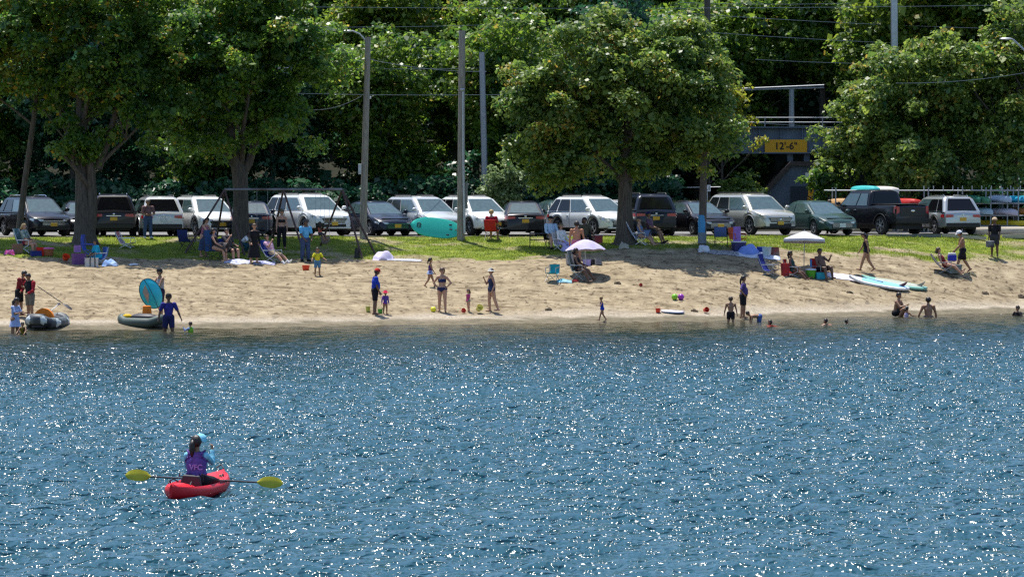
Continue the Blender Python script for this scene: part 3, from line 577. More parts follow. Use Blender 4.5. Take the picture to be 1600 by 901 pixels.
car(741, 'suv', 'white', 26, 'front', 'white boxy sport utility car parked right of the bare wooden pole')
car(815, 'sedan', 'black', 4, 'rear', 'black car with its wide tail to the beach, between two white cars')
car(868, 'sedan', 'green', 20, 'rear', 'green car mostly hidden behind the white crossover', lot_off=6)
car(925, 'suv', 'white', 33, 'front', 'white crossover seen from its side, left of the round maple trunk', plate='w')
car(962, 'sedan', 'pearl', 15, 'front', 'pale car further back behind the bonnet of the white crossover', lot_off=6.5)
car(1008, 'bigsuv', 'navy', 9, 'rear', 'dark wide car with its red tail lights to the beach behind the maple trunk')
car(1087, 'sedan', 'black', 24, 'front', 'black luxury sedan with a chrome grille behind the pole with the blue bag')
car(1172, 'bigsuv', 'beige', 28, 'front', 'champagne coloured sport utility car with roof rails, behind the white umbrella')
car(1275, 'sedan', 'green', 24, 'front', 'dark green old sedan parked in front of the pickup truck', plate='w', lot_off=-.05)
car(1366, 'pickup', 'black', 30, 'rear', 'black crew cab pickup truck with its tailgate to the beach', name='pickup_truck', cat='pickup truck', plate='w', lot_off=.3)
car(1471, 'suv', 'silver', 17, 'rear', 'silver sport utility car with its rear to the beach, beside the kayak rack', lot_off=.1)
# ---------------------------------------------------------------- poles, wires, bridge, rack, swing set
wood = mat('weathered_wood', (.27, .24, .20), .9, var=.3, scale=8, stretch=(3, 3, .3), bump=.6); darkwood = mat('dark_wood', (.10, .08, .065), .9, var=.35, scale=8, stretch=(3, 3, .3))
galv = mat('galvanised_steel', (.42, .44, .46), .45, .6); steel = mat('dull_steel', (.30, .32, .34), .5, .5); rust = mat('rusty_steel', (.085, .05, .045), .7, .3, var=.4, scale=12)
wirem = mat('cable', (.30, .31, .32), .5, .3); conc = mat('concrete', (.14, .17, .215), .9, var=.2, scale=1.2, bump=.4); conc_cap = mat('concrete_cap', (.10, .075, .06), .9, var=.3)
bluegrey = mat('bridge_paint', (.15, .19, .25), .6, .1, var=.18, scale=1.5); log_m = mat('bleached_log', (.42, .37, .29), .9, var=.25, scale=5, stretch=(.3, 3, 3), bump=.5)
def pole(name, px0, py0, px1, py1, r0, r1, m, label, cat='utility pole', Y=None, extra=None, group=None):
    b = G(px0, py0) if Y is None else at(px0, py0, Y); t = at(px1, py1, b.y); root = empty(name, b, 0, label, cat, group); v = t - b
    mb = MB(); mb.tube([(0, 0, -.3), v * .33, v * .66, v], [r0, r0 + (r1 - r0) * .33, r0 + (r1 - r0) * .66, r1], n=14); mb.build('pole', m, root)
    if extra: extra(root, b, v)
    return root, b, v
def x1(root, b, v):
    h = v * .97; MB().tube([h, h + Vector((-.35, -.05, .38)), h + Vector((-.62, -.08, .50)), h + Vector((-.8, -.1, .52))], .035, n=8).build('lamp_arm', galv, root)
    MB().ell(h + Vector((-.92, -.1, .50)), (.26, .11, .06)).build('lamp_head', galv, root)
    MB().box(v * .345 + Vector((-.2, -.14, 0)), (.13, .12, .44)).build('meter_box', mat('box_grey', (.5, .52, .53), .5), root, bevel=.01)
    MB().lathe([(.02, -.06), (.05, -.04), (.035, 0), (.05, .03), (.02, .06)], 10).build('insulator', mat('porcelain', (.6, .62, .62), .3), root, loc=v * .70 + Vector((.16, 0, .0)))
pole('lamp_pole', 567, 373, 575, 58, .155, .12, wood, 'tall wooden lamp pole standing between the white and the navy car', 'street lamp', extra=x1)
def x2(root, b, v):
    q = Vector((.02, -.2, 0)); mb = MB(); mb.tube([Vector((.16, -.17, 0)) + Vector((-.0, 0, .3)), Vector((.11, -.17, 3.2)), Vector((.10, -.17, 6.3))], .055, n=8); mb.ell((.07, -.17, 6.38), (.10, .07, .07)); mb.build('conduit', galv, root)
    MB().box((.24, -.1, 1.9), (.12, .1, 1.1)).build('service_box', mat('box_dark', (.15, .16, .16), .6), root, bevel=.01)
pole('bare_pole', 720, 376, 722, 48, .165, .135, wood, 'tall bare wooden pole with a steel conduit at the end of the turquoise paddleboard', extra=x2)
def x3(root, b, v): MB().lathe([(.175, .55), (.18, .95), (.172, 1.28)], 14).build('blue_bag', mat('blue_plastic', (.03, .25, .50), .4), root); MB().lathe([(.178, .1), (.182, .55)], 14).build('tree_guard', mat('guard_grey', (.16, .20, .24), .6), root)
pole('tagged_pole', 1097, 384, 1101, 205, .17, .14, darkwood, 'dark wooden pole wrapped in a blue bag beside the maple crown', extra=x3)
def x4(root, b, v):
    for dz in (.15, -.86): MB().lathe([(.03, -.08), (.09, -.05), (.07, 0), (.09, .04), (.03, .09)], 10).build('insulator', mat('porcelain', (.6, .62, .62), .3), root, loc=v + Vector((-.1 if dz > 0 else .1, -.1, -dz - .6)))
pole('railway_pole', 1106, 205, 1105, -30, .16, .15, darkwood, 'dark upright pole with glass insulators rising above the maple', Y=190, extra=x4)
pole('grey_post', 759, 352, 753, 82, .15, .14, steel, 'plain grey steel post in front of the wood, right of the bare pole', 'post', Y=181)
pole('catenary_post', 1399, 352, 1397, -30, .17, .16, galv, 'thick grey steel post rising out of the right hand trees', 'post', Y=182.5)
def x5(root, b, v):
    MB().tube([v + Vector((-2.8, 0, .03)), v + Vector((1.6, 0, .22))], .035, n=6).tube([v + Vector((-2.8, 0, -.03)), v + Vector((1.6, 0, .1))], .03, n=6).build('cross_arm', steel, root)
pole('gantry_post', 1237, 198, 1237, 140, .13, .12, steel, 'short steel post with a cross arm standing on the railway bridge', 'post', Y=190, extra=x5)
lb = at(1640, 340, 170); root = empty('street_lamp', Vector((lb.x, 170, 3.0)), 0, 'street lamp whose curved silver arm reaches in at the right edge', 'street lamp')
t0 = at(1615, 92, 170) - Vector((lb.x, 170, 3.0)); MB().tube([(0, 0, 0), (0, 0, t0.z * .6), t0 + Vector((.5, 0, -.7)), t0 + Vector((.1, 0, -.1)), at(1583, 62, 170) - Vector((lb.x, 170, 3.0))], [.09, .08, .05, .045, .04], n=8).build('pole', galv, root)
MB().ell(at(1572, 61, 170) - Vector((lb.x, 170, 3.0)), (.3, .12, .06)).build('lamp_head', galv, root)
WR = [((-100, 1), (1700, 6), 186, .3), ((300, 38), (880, 34), 186, .2), ((300, 63), (1000, 70), 186, .25), ((300, 140), (1100, 137), 178, .3), ((300, 100), (1000, 96), 182, .3),
      ((1060, 20), (1700, 48), 190, .15), ((1100, 50), (1700, 76), 190, .15), ((1180, 93), (1700, 96), 188, .2), ((1180, 192), (1700, 190), 184, .3), ((1400, 130), (1700, 92), 172, .3), ((1060, 4), (1500, -4), 190, .2)]
for (a, b2, Y, sag) in WR:
    A, B = at(*a, Y), at(*b2, Y + 1); pts = [A.lerp(B, t) - Vector((0, 0, 4 * sag * t * (1 - t))) for t in np.linspace(0, 1, 15)]
    pp = [p - A for p in pts]; MB().tube(pp, .014, n=4).build('overhead_wire', wirem, None, loc=A, label='thin overhead wire strung across in front of the wood', cat='wire', group='overhead wires')
A, B = at(509, 150, 164.5), at(573, 92, 164.5)
for (p, q, lbl) in (((573, 92), (350, 108), 'service wire running left from the insulator of the lamp pole'), ((573, 92), (760, 112), 'service wire running right from the insulator of the lamp pole'), ((565, 150), (490, 172), 'short doubled wire sloping down left from the lamp pole')):
    A, B = at(*p, 164.5), at(*q, 164.5 + (9 if q[0] != 490 else 0)); MB().tube([(B - A) * t - Vector((0, 0, 4 * .15 * t * (1 - t))) for t in np.linspace(0, 1, 9)], .017, n=4).build('service_wire', wirem, None, loc=A, label=lbl, cat='wire')
# bridge
BY = 189.0; bl, br = XatY(1040, BY), XatY(1330, BY); zt, zb_ = at(0, 198, BY).z, at(0, 240, BY).z
root = empty('railway_bridge', ((bl + br) / 2, BY, 3), 0, 'blue-grey steel girder railway bridge with a yellow height sign', 'bridge'); bo = Vector(root.location)
def rel(p, o): return Vector(p) - o
g = MB(); g.box(rel(((bl + br) / 2, BY, (zt + zb_) / 2), bo), (br - bl, .04, zt - zb_)); g.box(rel(((bl + br) / 2, BY - .1, zt - .03), bo), (br - bl, .36, .06)); g.box(rel(((bl + br) / 2, BY - .1, zb_ + .03), bo), (br - bl, .36, .06)); g.box(rel(((bl + br) / 2, BY + 2.4, zb_ + .3), bo), (br - bl, 4.6, .3)); g.build('girder', bluegrey, root)
for px in np.arange(1052, 1330, 33.5):
    MB().box(rel((XatY(px, BY), BY - .10, (zt + zb_) / 2), bo), (.05, .14, zt - zb_ - .12)).build('stiffener', bluegrey, root)
for dz in (.45, .22): MB().tube([rel((bl, BY + .1, zt + dz), bo), rel((br, BY + .1, zt + dz), bo)], .022, n=6).build('handrail', steel, root)
for px in np.arange(1060, 1330, 45): MB().tube([rel((XatY(px, BY), BY + .1, zt), bo), rel((XatY(px, BY), BY + .1, zt + .46), bo)], .025, n=6).build('rail_post', steel, root)
sgc = at(1228, 228.5, BY - .2); sw, sh = 66 / F_PX * BY, 20.5 / F_PX * BY
def text(s, size, loc, rot, m, parent, name='lettering', align='CENTER', ext=.004, off=0.0):
    cu = bpy.data.curves.new(name, 'FONT'); cu.body = s; cu.size = size; cu.align_x = align; cu.align_y = 'CENTER'; cu.extrude = ext; cu.offset = off; tmp = bpy.data.objects.new('tmp', cu); col.objects.link(tmp)
    me = bpy.data.meshes.new_from_object(tmp.evaluated_get(bpy.context.evaluated_depsgraph_get())); bpy.data.objects.remove(tmp); me.name = name
    return link(name, me, m, parent, loc, rot)
sgo = MB().box((0, 0, 0), (sw, .04, sh)).build('height_sign', mat('sign_yellow', (.95, .45, .01), .5, var=.03), root, loc=rel(sgc, bo), bevel=.01)
blackp = mat('sign_black', (.01, .01, .01), .6)
text('12\'-6"', .48, (0, -.03, -.005), (R(90), 0, 0), blackp, sgo, off=.008)
# abutment and wing walls
def prism(pts, y0, y1): # outline in x,z
    mb = MB(); mb.loft([[Vector((x, y, z)) for x, z in pts] for y in (y0, y1)]); return mb
def xz(px, py, Y): p = at(px, py, Y); return (p.x, p.z)
AY = 188.2
out = [xz(1194, 298, AY), xz(1236, 258, AY), xz(1300, 258, AY), xz(1300, 380, AY), xz(1180, 380, AY), xz(1180, 312, AY)]
aw = empty('bridge_abutment', (XatY(1240, AY), AY, 3), 0, 'dark blue-grey concrete abutment with a sloping wing wall under the bridge', 'bridge support'); ao = Vector(aw.location)
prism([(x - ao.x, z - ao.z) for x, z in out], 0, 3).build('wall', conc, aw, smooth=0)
cp = [xz(1178, 314, AY), xz(1192, 300, AY), xz(1235, 252, AY), xz(1300, 252, AY), xz(1300, 259, AY), xz(1237, 259, AY), xz(1196, 304, AY)]
prism([(x - ao.x, z - ao.z) for x, z in cp], -.15, 3.1).build('coping', conc_cap, aw, smooth=0)
for px in (1236, 1262): MB().box(rel((XatY(px, AY), AY + .9, (at(0, 252, AY).z + zb_) / 2), ao), (.28, .4, zb_ - at(0, 252, AY).z)).build('bearing_block', conc, aw)
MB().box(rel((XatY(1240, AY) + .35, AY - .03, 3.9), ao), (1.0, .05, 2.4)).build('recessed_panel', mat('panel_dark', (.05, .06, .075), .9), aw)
WY = 186; out = [xz(1404, 306, WY), xz(1404, 262, WY), xz(1428, 262, WY), xz(1478, 303, WY), xz(1478, 350, WY), xz(1404, 350, WY)]
ww = empty('wing_wall', (XatY(1440, WY), WY, 3), 0, 'pale blue-grey sloping concrete wall seen through the trees behind the kayak rack', 'wall'); wo = Vector(ww.location)
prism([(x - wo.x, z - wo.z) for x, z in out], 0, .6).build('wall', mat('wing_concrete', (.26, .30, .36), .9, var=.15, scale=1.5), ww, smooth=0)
cp = [xz(1402, 257, WY), xz(1430, 257, WY), xz(1482, 302, WY), xz(1474, 303, WY), xz(1427, 263, WY), xz(1402, 263, WY)]
prism([(x - wo.x, z - wo.z) for x, z in cp], -.1, .7).build('coping', conc_cap, ww, smooth=0)
# signs by the bridge
SY = 183; sp0 = Vector((XatY(1266, SY), SY, 3.0)); root = empty('clearance_sign', sp0, 0, 'white clearance sign above a yellow and black striped marker board', 'sign')
MB().tube([(0, 0, 0), (0, 0, at(0, 270, SY).z - 3)], .035, n=8).build('post', galv, root)
c = at(1265, 277, SY) - sp0; wb_ = MB().box((c.x, -.05, c.z), (.40, .02, .44)).build('white_board', mat('sign_white', (.75, .76, .76), .5, var=.03), root); text('12\'-6"', .17, (c.x, -.064, c.z), (R(90), 0, 0), blackp, wb_)
c = at(1267, 296, SY) - sp0; yb = MB().box((c.x, -.05, c.z), (.25, .02, .62)).build('arrow_board', mat('sign_yellow', (.9, .38, .01), .5), root)
MB().add([(c.x - .09, -.063, c.z + .02), (c.x + .09, -.063, c.z + .02), (c.x, -.063, c.z - .22)], [(0, 1, 2)]).box((c.x, -.064, c.z + .12), (.07, .004, .22)).build('arrow', blackp, yb, smooth=0)
c = at(1266, 316, SY) - sp0; st = MB().box((c.x, -.05, c.z), (.25, .02, .52)).build('striped_board', mat('sign_yellow', (.9, .38, .01), .5), root); mb = MB()
for q in range(4): z = c.z - .2 + q * .13; mb.add([(c.x - .12, -.064, z + .08), (c.x - .12, -.064, z + .14), (c.x + .12, -.064, z - .02), (c.x + .12, -.064, z - .08)], [(0, 1, 2, 3)])
mb.build('stripes', blackp, st, smooth=0)
LY = 181; lp = Vector((XatY(1105, LY), LY, 3.0)); root = empty('white_sign', lp, 0, 'small white sign above the tall weeds, next to the tagged pole', 'sign'); c = at(1106, 294, LY) - lp
MB().tube([(0, .03, 0), (0, .03, c.z)], .03, n=8).build('post', galv, root); wb_ = MB().box((c.x, 0, c.z), (.26, .02, .30)).build('board', mat('sign_white', (.75, .76, .76), .5), root); text('L1', .24, (c.x, -.013, c.z), (R(90), 0, 0), blackp, wb_, off=.006)
MB().tube([(c.x - 1.6, .03, c.z + .02), (c.x + .6, .03, c.z + .06)], .02, n=6).build('rail', galv, root)
# swing set
L0, L1 = G(350, 395), G(536, 395); SYm = 160.0
def swingset():
    zt = at(0, 296, SYm).z; xa, xb, xc = XatY(351, SYm), XatY(443, SYm), XatY(535, SYm); gzc = gz((xa + xc) / 2, SYm)
    root = empty('swing_set', ((xa + xc) / 2, SYm, gzc), 0, 'rusty steel swing set with slanted legs standing on the grass', 'swing set'); o = Vector(root.location)
    MB().tube([rel((xa, SYm, zt), o), rel((xc, SYm, zt), o)], .055, n=10).build('top_beam', mat('worn_beam', (.25, .27, .30), .5, .4, c2=(.10, .065, .055), scale=1.6), root)
    def leg(x0, px, Y): z = gz(XatY(px, Y), Y); MB().tube([rel((x0, SYm, zt - .02), o), rel((XatY(px, Y), Y, z - .05), o)], .042, n=8).build('leg', rust, root)
    for x0, feet in ((xa, ((288, 158.6), (383, 158.6), (337, 161.6))), (xb, ((424, 161.6), (478, 158.6))), (xc, ((567, 158.2), (587, 159.6), (500, 161.4)))):
        for px, Y in feet: leg(x0, px, Y)
    MB().tube([rel((XatY(541, SYm), SYm - .3, zt - .9), o), rel((XatY(549, SYm), SYm + .1, zt - .85), o)], .03, n=6).build('brace', rust, root)
    def swing(px, pyseat, nm, lab, Ysw, w=.36):
        zz = at(0, pyseat, Ysw).z; xs_ = XatY(px, Ysw); so = empty(nm, (xs_, Ysw, zz), 0, lab, 'swing')
        for sx in (-w / 2, w / 2): MB().tube([(sx, 0, .0), (sx, SYm - Ysw, zt - zz - .05)], .008, n=4).build('chain', steel, so)
        return so
    s1 = swing(500, 352, 'toddler_swing', 'toddler bucket swing in which a child hangs before the large white car', 159.9)
    MB().lathe([(.10, -.18), (.17, -.1), (.19, .1), (.175, .1), (.15, -.08), (.0, -.15)], 14).build('bucket_seat', plasticm, s1)
    s2 = swing(508, 374, 'empty_swing', 'empty bucket swing with a grey seat, left of the swing set legs', 160.1)
    MB().lathe([(.08, -.2), (.17, -.12), (.21, .12), (.19, .12), (.15, -.08), (.0, -.16)], 14).build('bucket_seat', mat('seat_grey', (.22, .18, .17), .7), s2)
    s3 = swing(410, 362, 'belt_swing', 'empty belt swing hanging beside the shade tree', 160.0, .45)
    MB().tube([(-.22, 0, .1), (-.12, 0, -.03), (0, 0, -.06), (.12, 0, -.03), (.22, 0, .1)], [.02, .06, .07, .06, .02], n=6).build('belt_seat', plasticm, s3)
    return root
swingset()
# kayak rack
KY = 175.5
def kayak_mesh(L, W, H, cockpit=True):
    mb = MB(); rings = []
    for t in np.linspace(-1, 1, 21):
        w = W / 2 * max(.02, (1 - abs(t) ** 2.4)); up = .35 * H * abs(t) ** 3; h = H * (1 - .35 * abs(t) ** 2)
        rings.append([Vector((t * L / 2, y * w, z)) for y, z in ((0, up), (.55, up + .05 * h), (.9, up + .32 * h), (1, up + .6 * h), (.82, up + .86 * h), (.35, h + up * .6), (-.35, h + up * .6), (-.82, up + .86 * h), (-1, up + .6 * h), (-.9, up + .32 * h), (-.55, up + .05 * h))])
    mb.loft(rings); return mb
def store_kayak(px, py, L, W, yaw, c, label, Y=KY, upside=True, c2=None, name='stored_kayak'):
    p = at(px, py, Y); m = mat('hull_%02d%02d%02d' % tuple(int(v * 99) for v in c), c, .35, var=.08, c2=c2, scale=1.2)
    root = empty(name, p, 0, label, 'kayak', 'kayaks on the storage rack', rot=(R(180) if upside else 0, 0, R(yaw)))
    kayak_mesh(L, W, .36).build('hull', m, root, loc=(0, 0, -.18)); MB().lathe([(.0, .0), (.3, 0), (.33, .03), (.3, .04)], 16).build('cockpit_rim', plasticm, root, loc=(-.1, 0, .18)).scale = (1.5, .72, 1)
    MB().tube([(L / 2 - .3, -.05, .15), (L / 2 - .2, 0, .22), (L / 2 - .1, .05, .12)], .015, n=5).build('handle', plasticm, root); return root
root = empty('kayak_rack', (XatY(1500, KY), KY, 3.03), 0, 'galvanised storage rack with four tiers holding kayaks', 'rack'); ro = Vector(root.location)
for py, a, b2 in ((297.5, 1290, 1660), (317.5, 1490, 1660), (336.5, 1490, 1660), (352.5, 1490, 1660)):
    for dy in (-.9, .9):
        z = at(0, py, KY).z; MB().tube([rel((XatY(a, KY), KY + dy, z), ro), rel((XatY(b2, KY), KY + dy, z), ro)], .03, n=6).build('rail', steel, root)
for px in (1303, 1350, 1400, 1447, 1500, 1544, 1570, 1587, 1640):
    for dy in (-.9, .9): MB().tube([rel((XatY(px, KY), KY + dy, 3.03), ro), rel((XatY(px, KY), KY + dy, at(0, 293, KY).z), ro)], .032, n=6).build('post', steel, root)
for i in range(14): MB().tube([rel((XatY(1440 + i * 15, KY), KY - .9, at(0, 297, KY).z), ro), rel((XatY(1440 + i * 15, KY), KY - .9, at(0, 290, KY).z), ro)], .02, n=5).build('peg', galv, root)
store_kayak(1352, 296, 2.9, .75, 112, (.04, .42, .42), 'turquoise kayak on top of the rack above the pickup cab', Y=KY - .3)
store_kayak(1376, 297, 3.0, .8, 118, (.62, .58, .52), 'white kayak lying on top of the rack above the pickup truck', Y=KY - .6)
store_kayak(1316, 316, 2.8, .78, 110, (.45, .27, .12), 'tan kayak at the left end of the rack, behind the pickup cab')
store_kayak(1414, 316, 2.6, .62, 122, (.45, .02, .015), 'bright red kayak on the rack between the pickup and the silver car')
store_kayak(1500, 312, 2.8, .70, 105, (.62, .36, .05), 'mustard yellow kayak on the rack above the silver car')
store_kayak(1517, 311, 2.8, .75, 100, (.02, .16, .10), 'dark green kayak on the second tier of the rack')
store_kayak(1533, 313, 2.8, .75, 97, (.07, .24, .13), 'mid green kayak beside the dark green one on the rack')
store_kayak(1561, 311, 2.9, .78, 105, (.42, .52, .64), 'pale blue kayak on the second tier of the rack')
store_kayak(1592, 312, 2.9, .85, 118, (.02, .42, .60), 'cyan kayak at the right end of the second tier')
store_kayak(1528, 330, 2.8, .80, 112, (.40, .56, .66), 'light blue kayak on the third tier next to the silver car')
store_kayak(1564, 331, 2.9, .85, 114, (.62, .56, .62), 'white and maroon kayak on the third tier of the rack')
store_kayak(1594, 330, 2.9, .75, 114, (.50, .22, .06), 'orange brown kayak at the right end of the third tier')
store_kayak(1568, 349, 2.9, .72, 128, (.70, .56, .03), 'yellow kayak on the lowest tier of the rack', upside=False)
store_kayak(1600, 354, 2.9, .65, 115, (.08, .16, .24), 'dark blue kayak at the lower right end of the rack')
# logs and timber kerb
def beam(name, a, b2, r, m, label, n=10, sq=False):
    A = Vector(a); B = Vector(b2); MB().tube([Vector((0, 0, 0)), (B - A) * .5, B - A], [r, r * 1.05, r * .95], n=4 if sq else n).build(name, m, None, loc=A, label=label, cat='log' if not sq else 'kerb')
Y0 = 169.2; beam('driftwood_log', (XatY(1515, Y0), Y0, 3.16), (XatY(1660, Y0), Y0, 3.18), .19, log_m, 'bleached log lying between the lawn and the kayak rack')
Y1 = 167.6; beam('timber_kerb', (XatY(1385, Y1 - .8), Y1 - .8, 2.98), (XatY(1470, Y1 - .4), Y1 - .4, 3.0), .11, mat('kerb_wood', (.13, .14, .14), .9), 'grey timber kerb under the rear of the silver car', sq=True)
beam('timber_beam', (XatY(1472, Y1 - .3), Y1 - .3, 3.02), (XatY(1538, Y1), Y1 - .7, 2.9), .10, log_m, 'pale timber beam in the grass in front of the bleached log', sq=True)
beam('short_beam', (XatY(1566, Y1 + .2), Y1 + .2, 2.95), (XatY(1660, Y1 + .2), Y1 + .2, 3.05), .13, log_m, 'short pale timber beam at the right edge behind the tall teenager', sq=True)
# ---------------------------------------------------------------- people
SKIN = dict(light=mat('skin_light', (.46, .25, .165), .55, var=.06, scale=9), tan=mat('skin_tan', (.30, .15, .085), .5, var=.08, scale=9), brown=mat('skin_brown', (.13, .065, .04), .5, var=.08, scale=9), red=mat('skin_red', (.42, .185, .10), .5, var=.08, scale=9))  # red is a ruddier skin tone
HAIR = dict(dark=mat('dark_hair', (.014, .009, .007), .5, var=.3, scale=40), brown=mat('brown_hair', (.07, .038, .02), .55, var=.3, scale=40), blond=mat('blond_hair', (.42, .28, .12), .6, var=.25, scale=40), grey=mat('grey_hair', (.25, .24, .23), .6, var=.2, scale=40))
eyem = mat('eye_dark', (.02, .015, .012), .3); lipm = mat('lip', (.30, .09, .07), .5)
def cloth(name, c, c2=None, scale=8): return mat('cloth_' + name, c, .85, var=.22, scale=scale, c2=c2, spec=.2, bump=.9)
def dvec(a, b, side): a, b = R(a), R(b); return Vector((side * math.sin(b), math.sin(a) * math.cos(b), -math.cos(a) * math.cos(b)))
POSE = dict(stand=dict(), hips=dict(armL=(-12, 38, 25, -42), armR=(-12, 38, 25, -42)), walk=dict(legL=(24, 2, 16, 0), legR=(-14, 2, -34, 0), armL=(-16, 7, -6, 4), armR=(22, 7, 34, 2)),
            sit=dict(legL=(82, 8, 4, 2), legR=(80, 8, 8, 2), armL=(25, 10, 70, -8), armR=(25, 10, 65, -10), lean=-8),
            lounge=dict(legL=(72, 8, 48, 2), legR=(68, 8, 44, 2), armL=(20, 12, 62, -8), armR=(15, 12, 60, -10), lean=-32),
            floor=dict(legL=(100, 10, 40, 2), legR=(88, 14, 60, 4), armL=(15, 14, 40, 0), armR=(20, 14, 50, 0), lean=6))
def person(label, loc, H, yaw, pose='stand', skin='light', hair=('dark', 'short'), wear=(), sex='m', child=0, seat=None, head=(0, 0), hold=None, sink=0, fine=False, roll=0, name='person', cat='person', group=None, **kw):
    """loc = where the feet (or, for a sitter, the seat) rest; yaw = facing, degrees from -Y (towards the camera) counter-clockwise"""
    p = dict(legL=(4, 4, -2, 2), legR=(-3, 4, -5, 2), armL=(4, 9, 14, 3), armR=(2, 9, 12, 3), lean=2); p.update(POSE[pose] if isinstance(pose, str) else pose); p.update(kw)
    fem = sex == 'f'; hs = 1.06 + child * .55; lg = 1 - child * .16; up = 1 - .02 * child
    lean = R(p['lean']); u = Vector((math.sin(R(roll)), math.sin(lean), math.cos(lean) * math.cos(R(roll)))).normalized(); fw = Vector((0, math.cos(lean), -math.sin(lean)))
    pts = {}; P = Vector((0, 0, 0)); sh = (.100 if fem else .120) * up; hp = .052
    chest = P + u * .185; nb = P + u * .285; hd_l = R(p['lean'] * .3 + head[0]); un = Vector((u.x * .5, math.sin(hd_l), math.cos(hd_l))).normalized(); hc = nb + un * (.055 + .052 * hs)
    caps, bones = [], []                      # capsules (a, b, ra, rb, bone)
    GI = p.get('girth', 1.20 if not child else 1.12)
    def cap(a, b, ra, rb, bn): caps.append((Vector(a), Vector(b), ra * GI, rb * GI, bn))
    cap(P + u * -.005 + Vector((.022, 0, 0)), P + u * -.005 - Vector((.022, 0, 0)), .062 + (.006 if fem else 0), .062 + (.006 if fem else 0), 'hips')
    cap(P + u * .02, P + u * .10, .058, .052 if fem else .058, 'torso'); bel = p.get('belly', 0)
    if bel: cap(P + u * .06 + fw * (.02 + bel * .02), P + u * .12 + fw * (.02 + bel * .015), .05 + bel * .02, .05 + bel * .02, 'torso')
    for s in (-1, 1): cap(P + u * .07 + Vector((.022 * s, 0, 0)), chest + Vector((s * .034, 0, 0)), .047, .054 if not fem else .048, 'torso')
    cap(nb - u * .02 + Vector((-.05, 0, 0)), nb - u * .02 + Vector((.05, 0, 0)), .030, .030, 'torso'); cap(P + u * .16, nb - u * .02, .058, .045, 'torso')
    if fem and child < .5:
        for s in (-1, 1): cap(chest + fw * .036 + Vector((s * .032, 0, 0)) - u * .012, chest + fw * .040 + Vector((s * .032, 0, 0)) - u * .02, .027, .027, 'torso')
    cap(nb - u * .01, nb + un * .05, .030, .026, 'neck')
    hw = .042 * hs; hwg = hw; cap(hc + un * .016 * hs - Vector((0, .004, 0)), hc + un * .012 * hs - Vector((0, .006, 0)), hw * 1.10, hw * 1.10, 'head'); cap(hc - un * .022 * hs + fw * .014, hc - un * .030 * hs + fw * .018, hw * .78, hw * .62, 'head')
    hy = R(head[1]); fd = Vector((math.sin(hy), math.cos(hy), 0)); fd = (fd - un * fd.dot(un)).normalized(); rt = fd.cross(un)
    cap(hc + fd * hw * 1.1 - un * .004, hc + fd * hw * 1.38 - un * .014 * hs, .0055 * hs, .0075 * hs, 'head')
    for s in (-1, 1): cap(hc + rt * s * hw * 1.2 + un * .006, hc + rt * s * hw * 1.23 - un * .008, .010, .008, 'head')
    hands = {}
    for s, nm in ((-1, 'L'), (1, 'R')):
        S = nb - u * .032 + Vector((s * sh, 0, 0)); a, b, c, d = p['arm' + nm]; al = 1 - child * .12
        E = S + dvec(a, b, s) * .170 * al; Wp = E + dvec(c, d, s) * .142 * al; hdv = dvec(c + p.get('curl', 6), d, s); Hd = Wp + hdv * .052
        cap(S, S + (E - S) * .5, .034 if not fem else .028, .027 if not fem else .022, 'uarm' + nm); cap(S + (E - S) * .5, E, .026 if not fem else .022, .020 if not fem else .018, 'uarm' + nm)
        cap(E, E.lerp(Wp, .35), .020, .022 if not fem else .019, 'farm' + nm); cap(E.lerp(Wp, .35), Wp, .021 if not fem else .018, .0125, 'farm' + nm); cap(Wp, Wp + hdv * .045, .0115, .0135, 'hand' + nm); hands[nm] = (Wp, hdv, s); pts['hand' + nm] = Hd; pts['elbow' + nm] = E
        a, b, c, d = p['leg' + nm]; Hh = P + Vector((s * hp, 0, -.012)); K = Hh + dvec(a, b, s) * .245 * lg; A = K + dvec(c, d, s) * .235 * lg
        cap(Hh, K.lerp(Hh, .5), .053 if not fem else .056, .044, 'thigh' + nm); cap(K.lerp(Hh, .5), K, .044, .033, 'thigh' + nm); cap(K, K.lerp(A, .3), .031, .032, 'shin' + nm); cap(K.lerp(A, .3), A, .032, .020, 'shin' + nm)
        sd_ = dvec(c, d, s); ff = Vector((0, math.cos(R(c)), math.sin(R(c)))) if not p.get('tip' + nm) else Vector((0, math.cos(R(c) - R(p['tip' + nm])), math.sin(R(c) - R(p['tip' + nm])))); h_ = A + sd_ * .018
        if pose in ('stand', 'hips') or p.get('flat', pose != 'walk' and seat is None): ff = Vector((s * .15, 1, 0)).normalized() if abs(c) < 60 else ff
        cap(h_ - ff * .022, h_ + ff * .055, .019, .017, 'foot' + nm); cap(h_ + ff * .055, h_ + ff * .098 - Vector((0, 0, .004)), .017, .012, 'foot' + nm); pts['foot' + nm] = h_; pts['knee' + nm] = K; pts['ankle' + nm] = A
    zmin = min(min(c[0].z - c[2], c[1].z - c[3]) for c in caps); base = zmin if seat is None else min(-.062, -.062) - seat / H
    off = Vector((0, 0, -base - sink / H))
    # body: one skin grown over the joints
    mb = MB()
    for a, b, ra, rb, bn in caps:
        a2, b2 = (a + off) * H, (b + off) * H
        if (b2 - a2).length < 1e-4: b2 = a2 + Vector((0, 0, 1e-3))
        ax_ = (b2 - a2).normalized(); L = (b2 - a2).length; pv = ax_.orthogonal().normalized(); w = ax_.cross(pv); rings = []
        for k in range(1, 4): t = math.pi / 2 * k / 4; rings.append((a2 - ax_ * ra * H * math.cos(t), ra * H * math.sin(t)))
        rings += [(a2, ra * H), (b2, rb * H)]
        for k in range(3, 0, -1): t = math.pi / 2 * k / 4; rings.append((b2 + ax_ * rb * H * math.cos(t), rb * H * math.sin(t)))
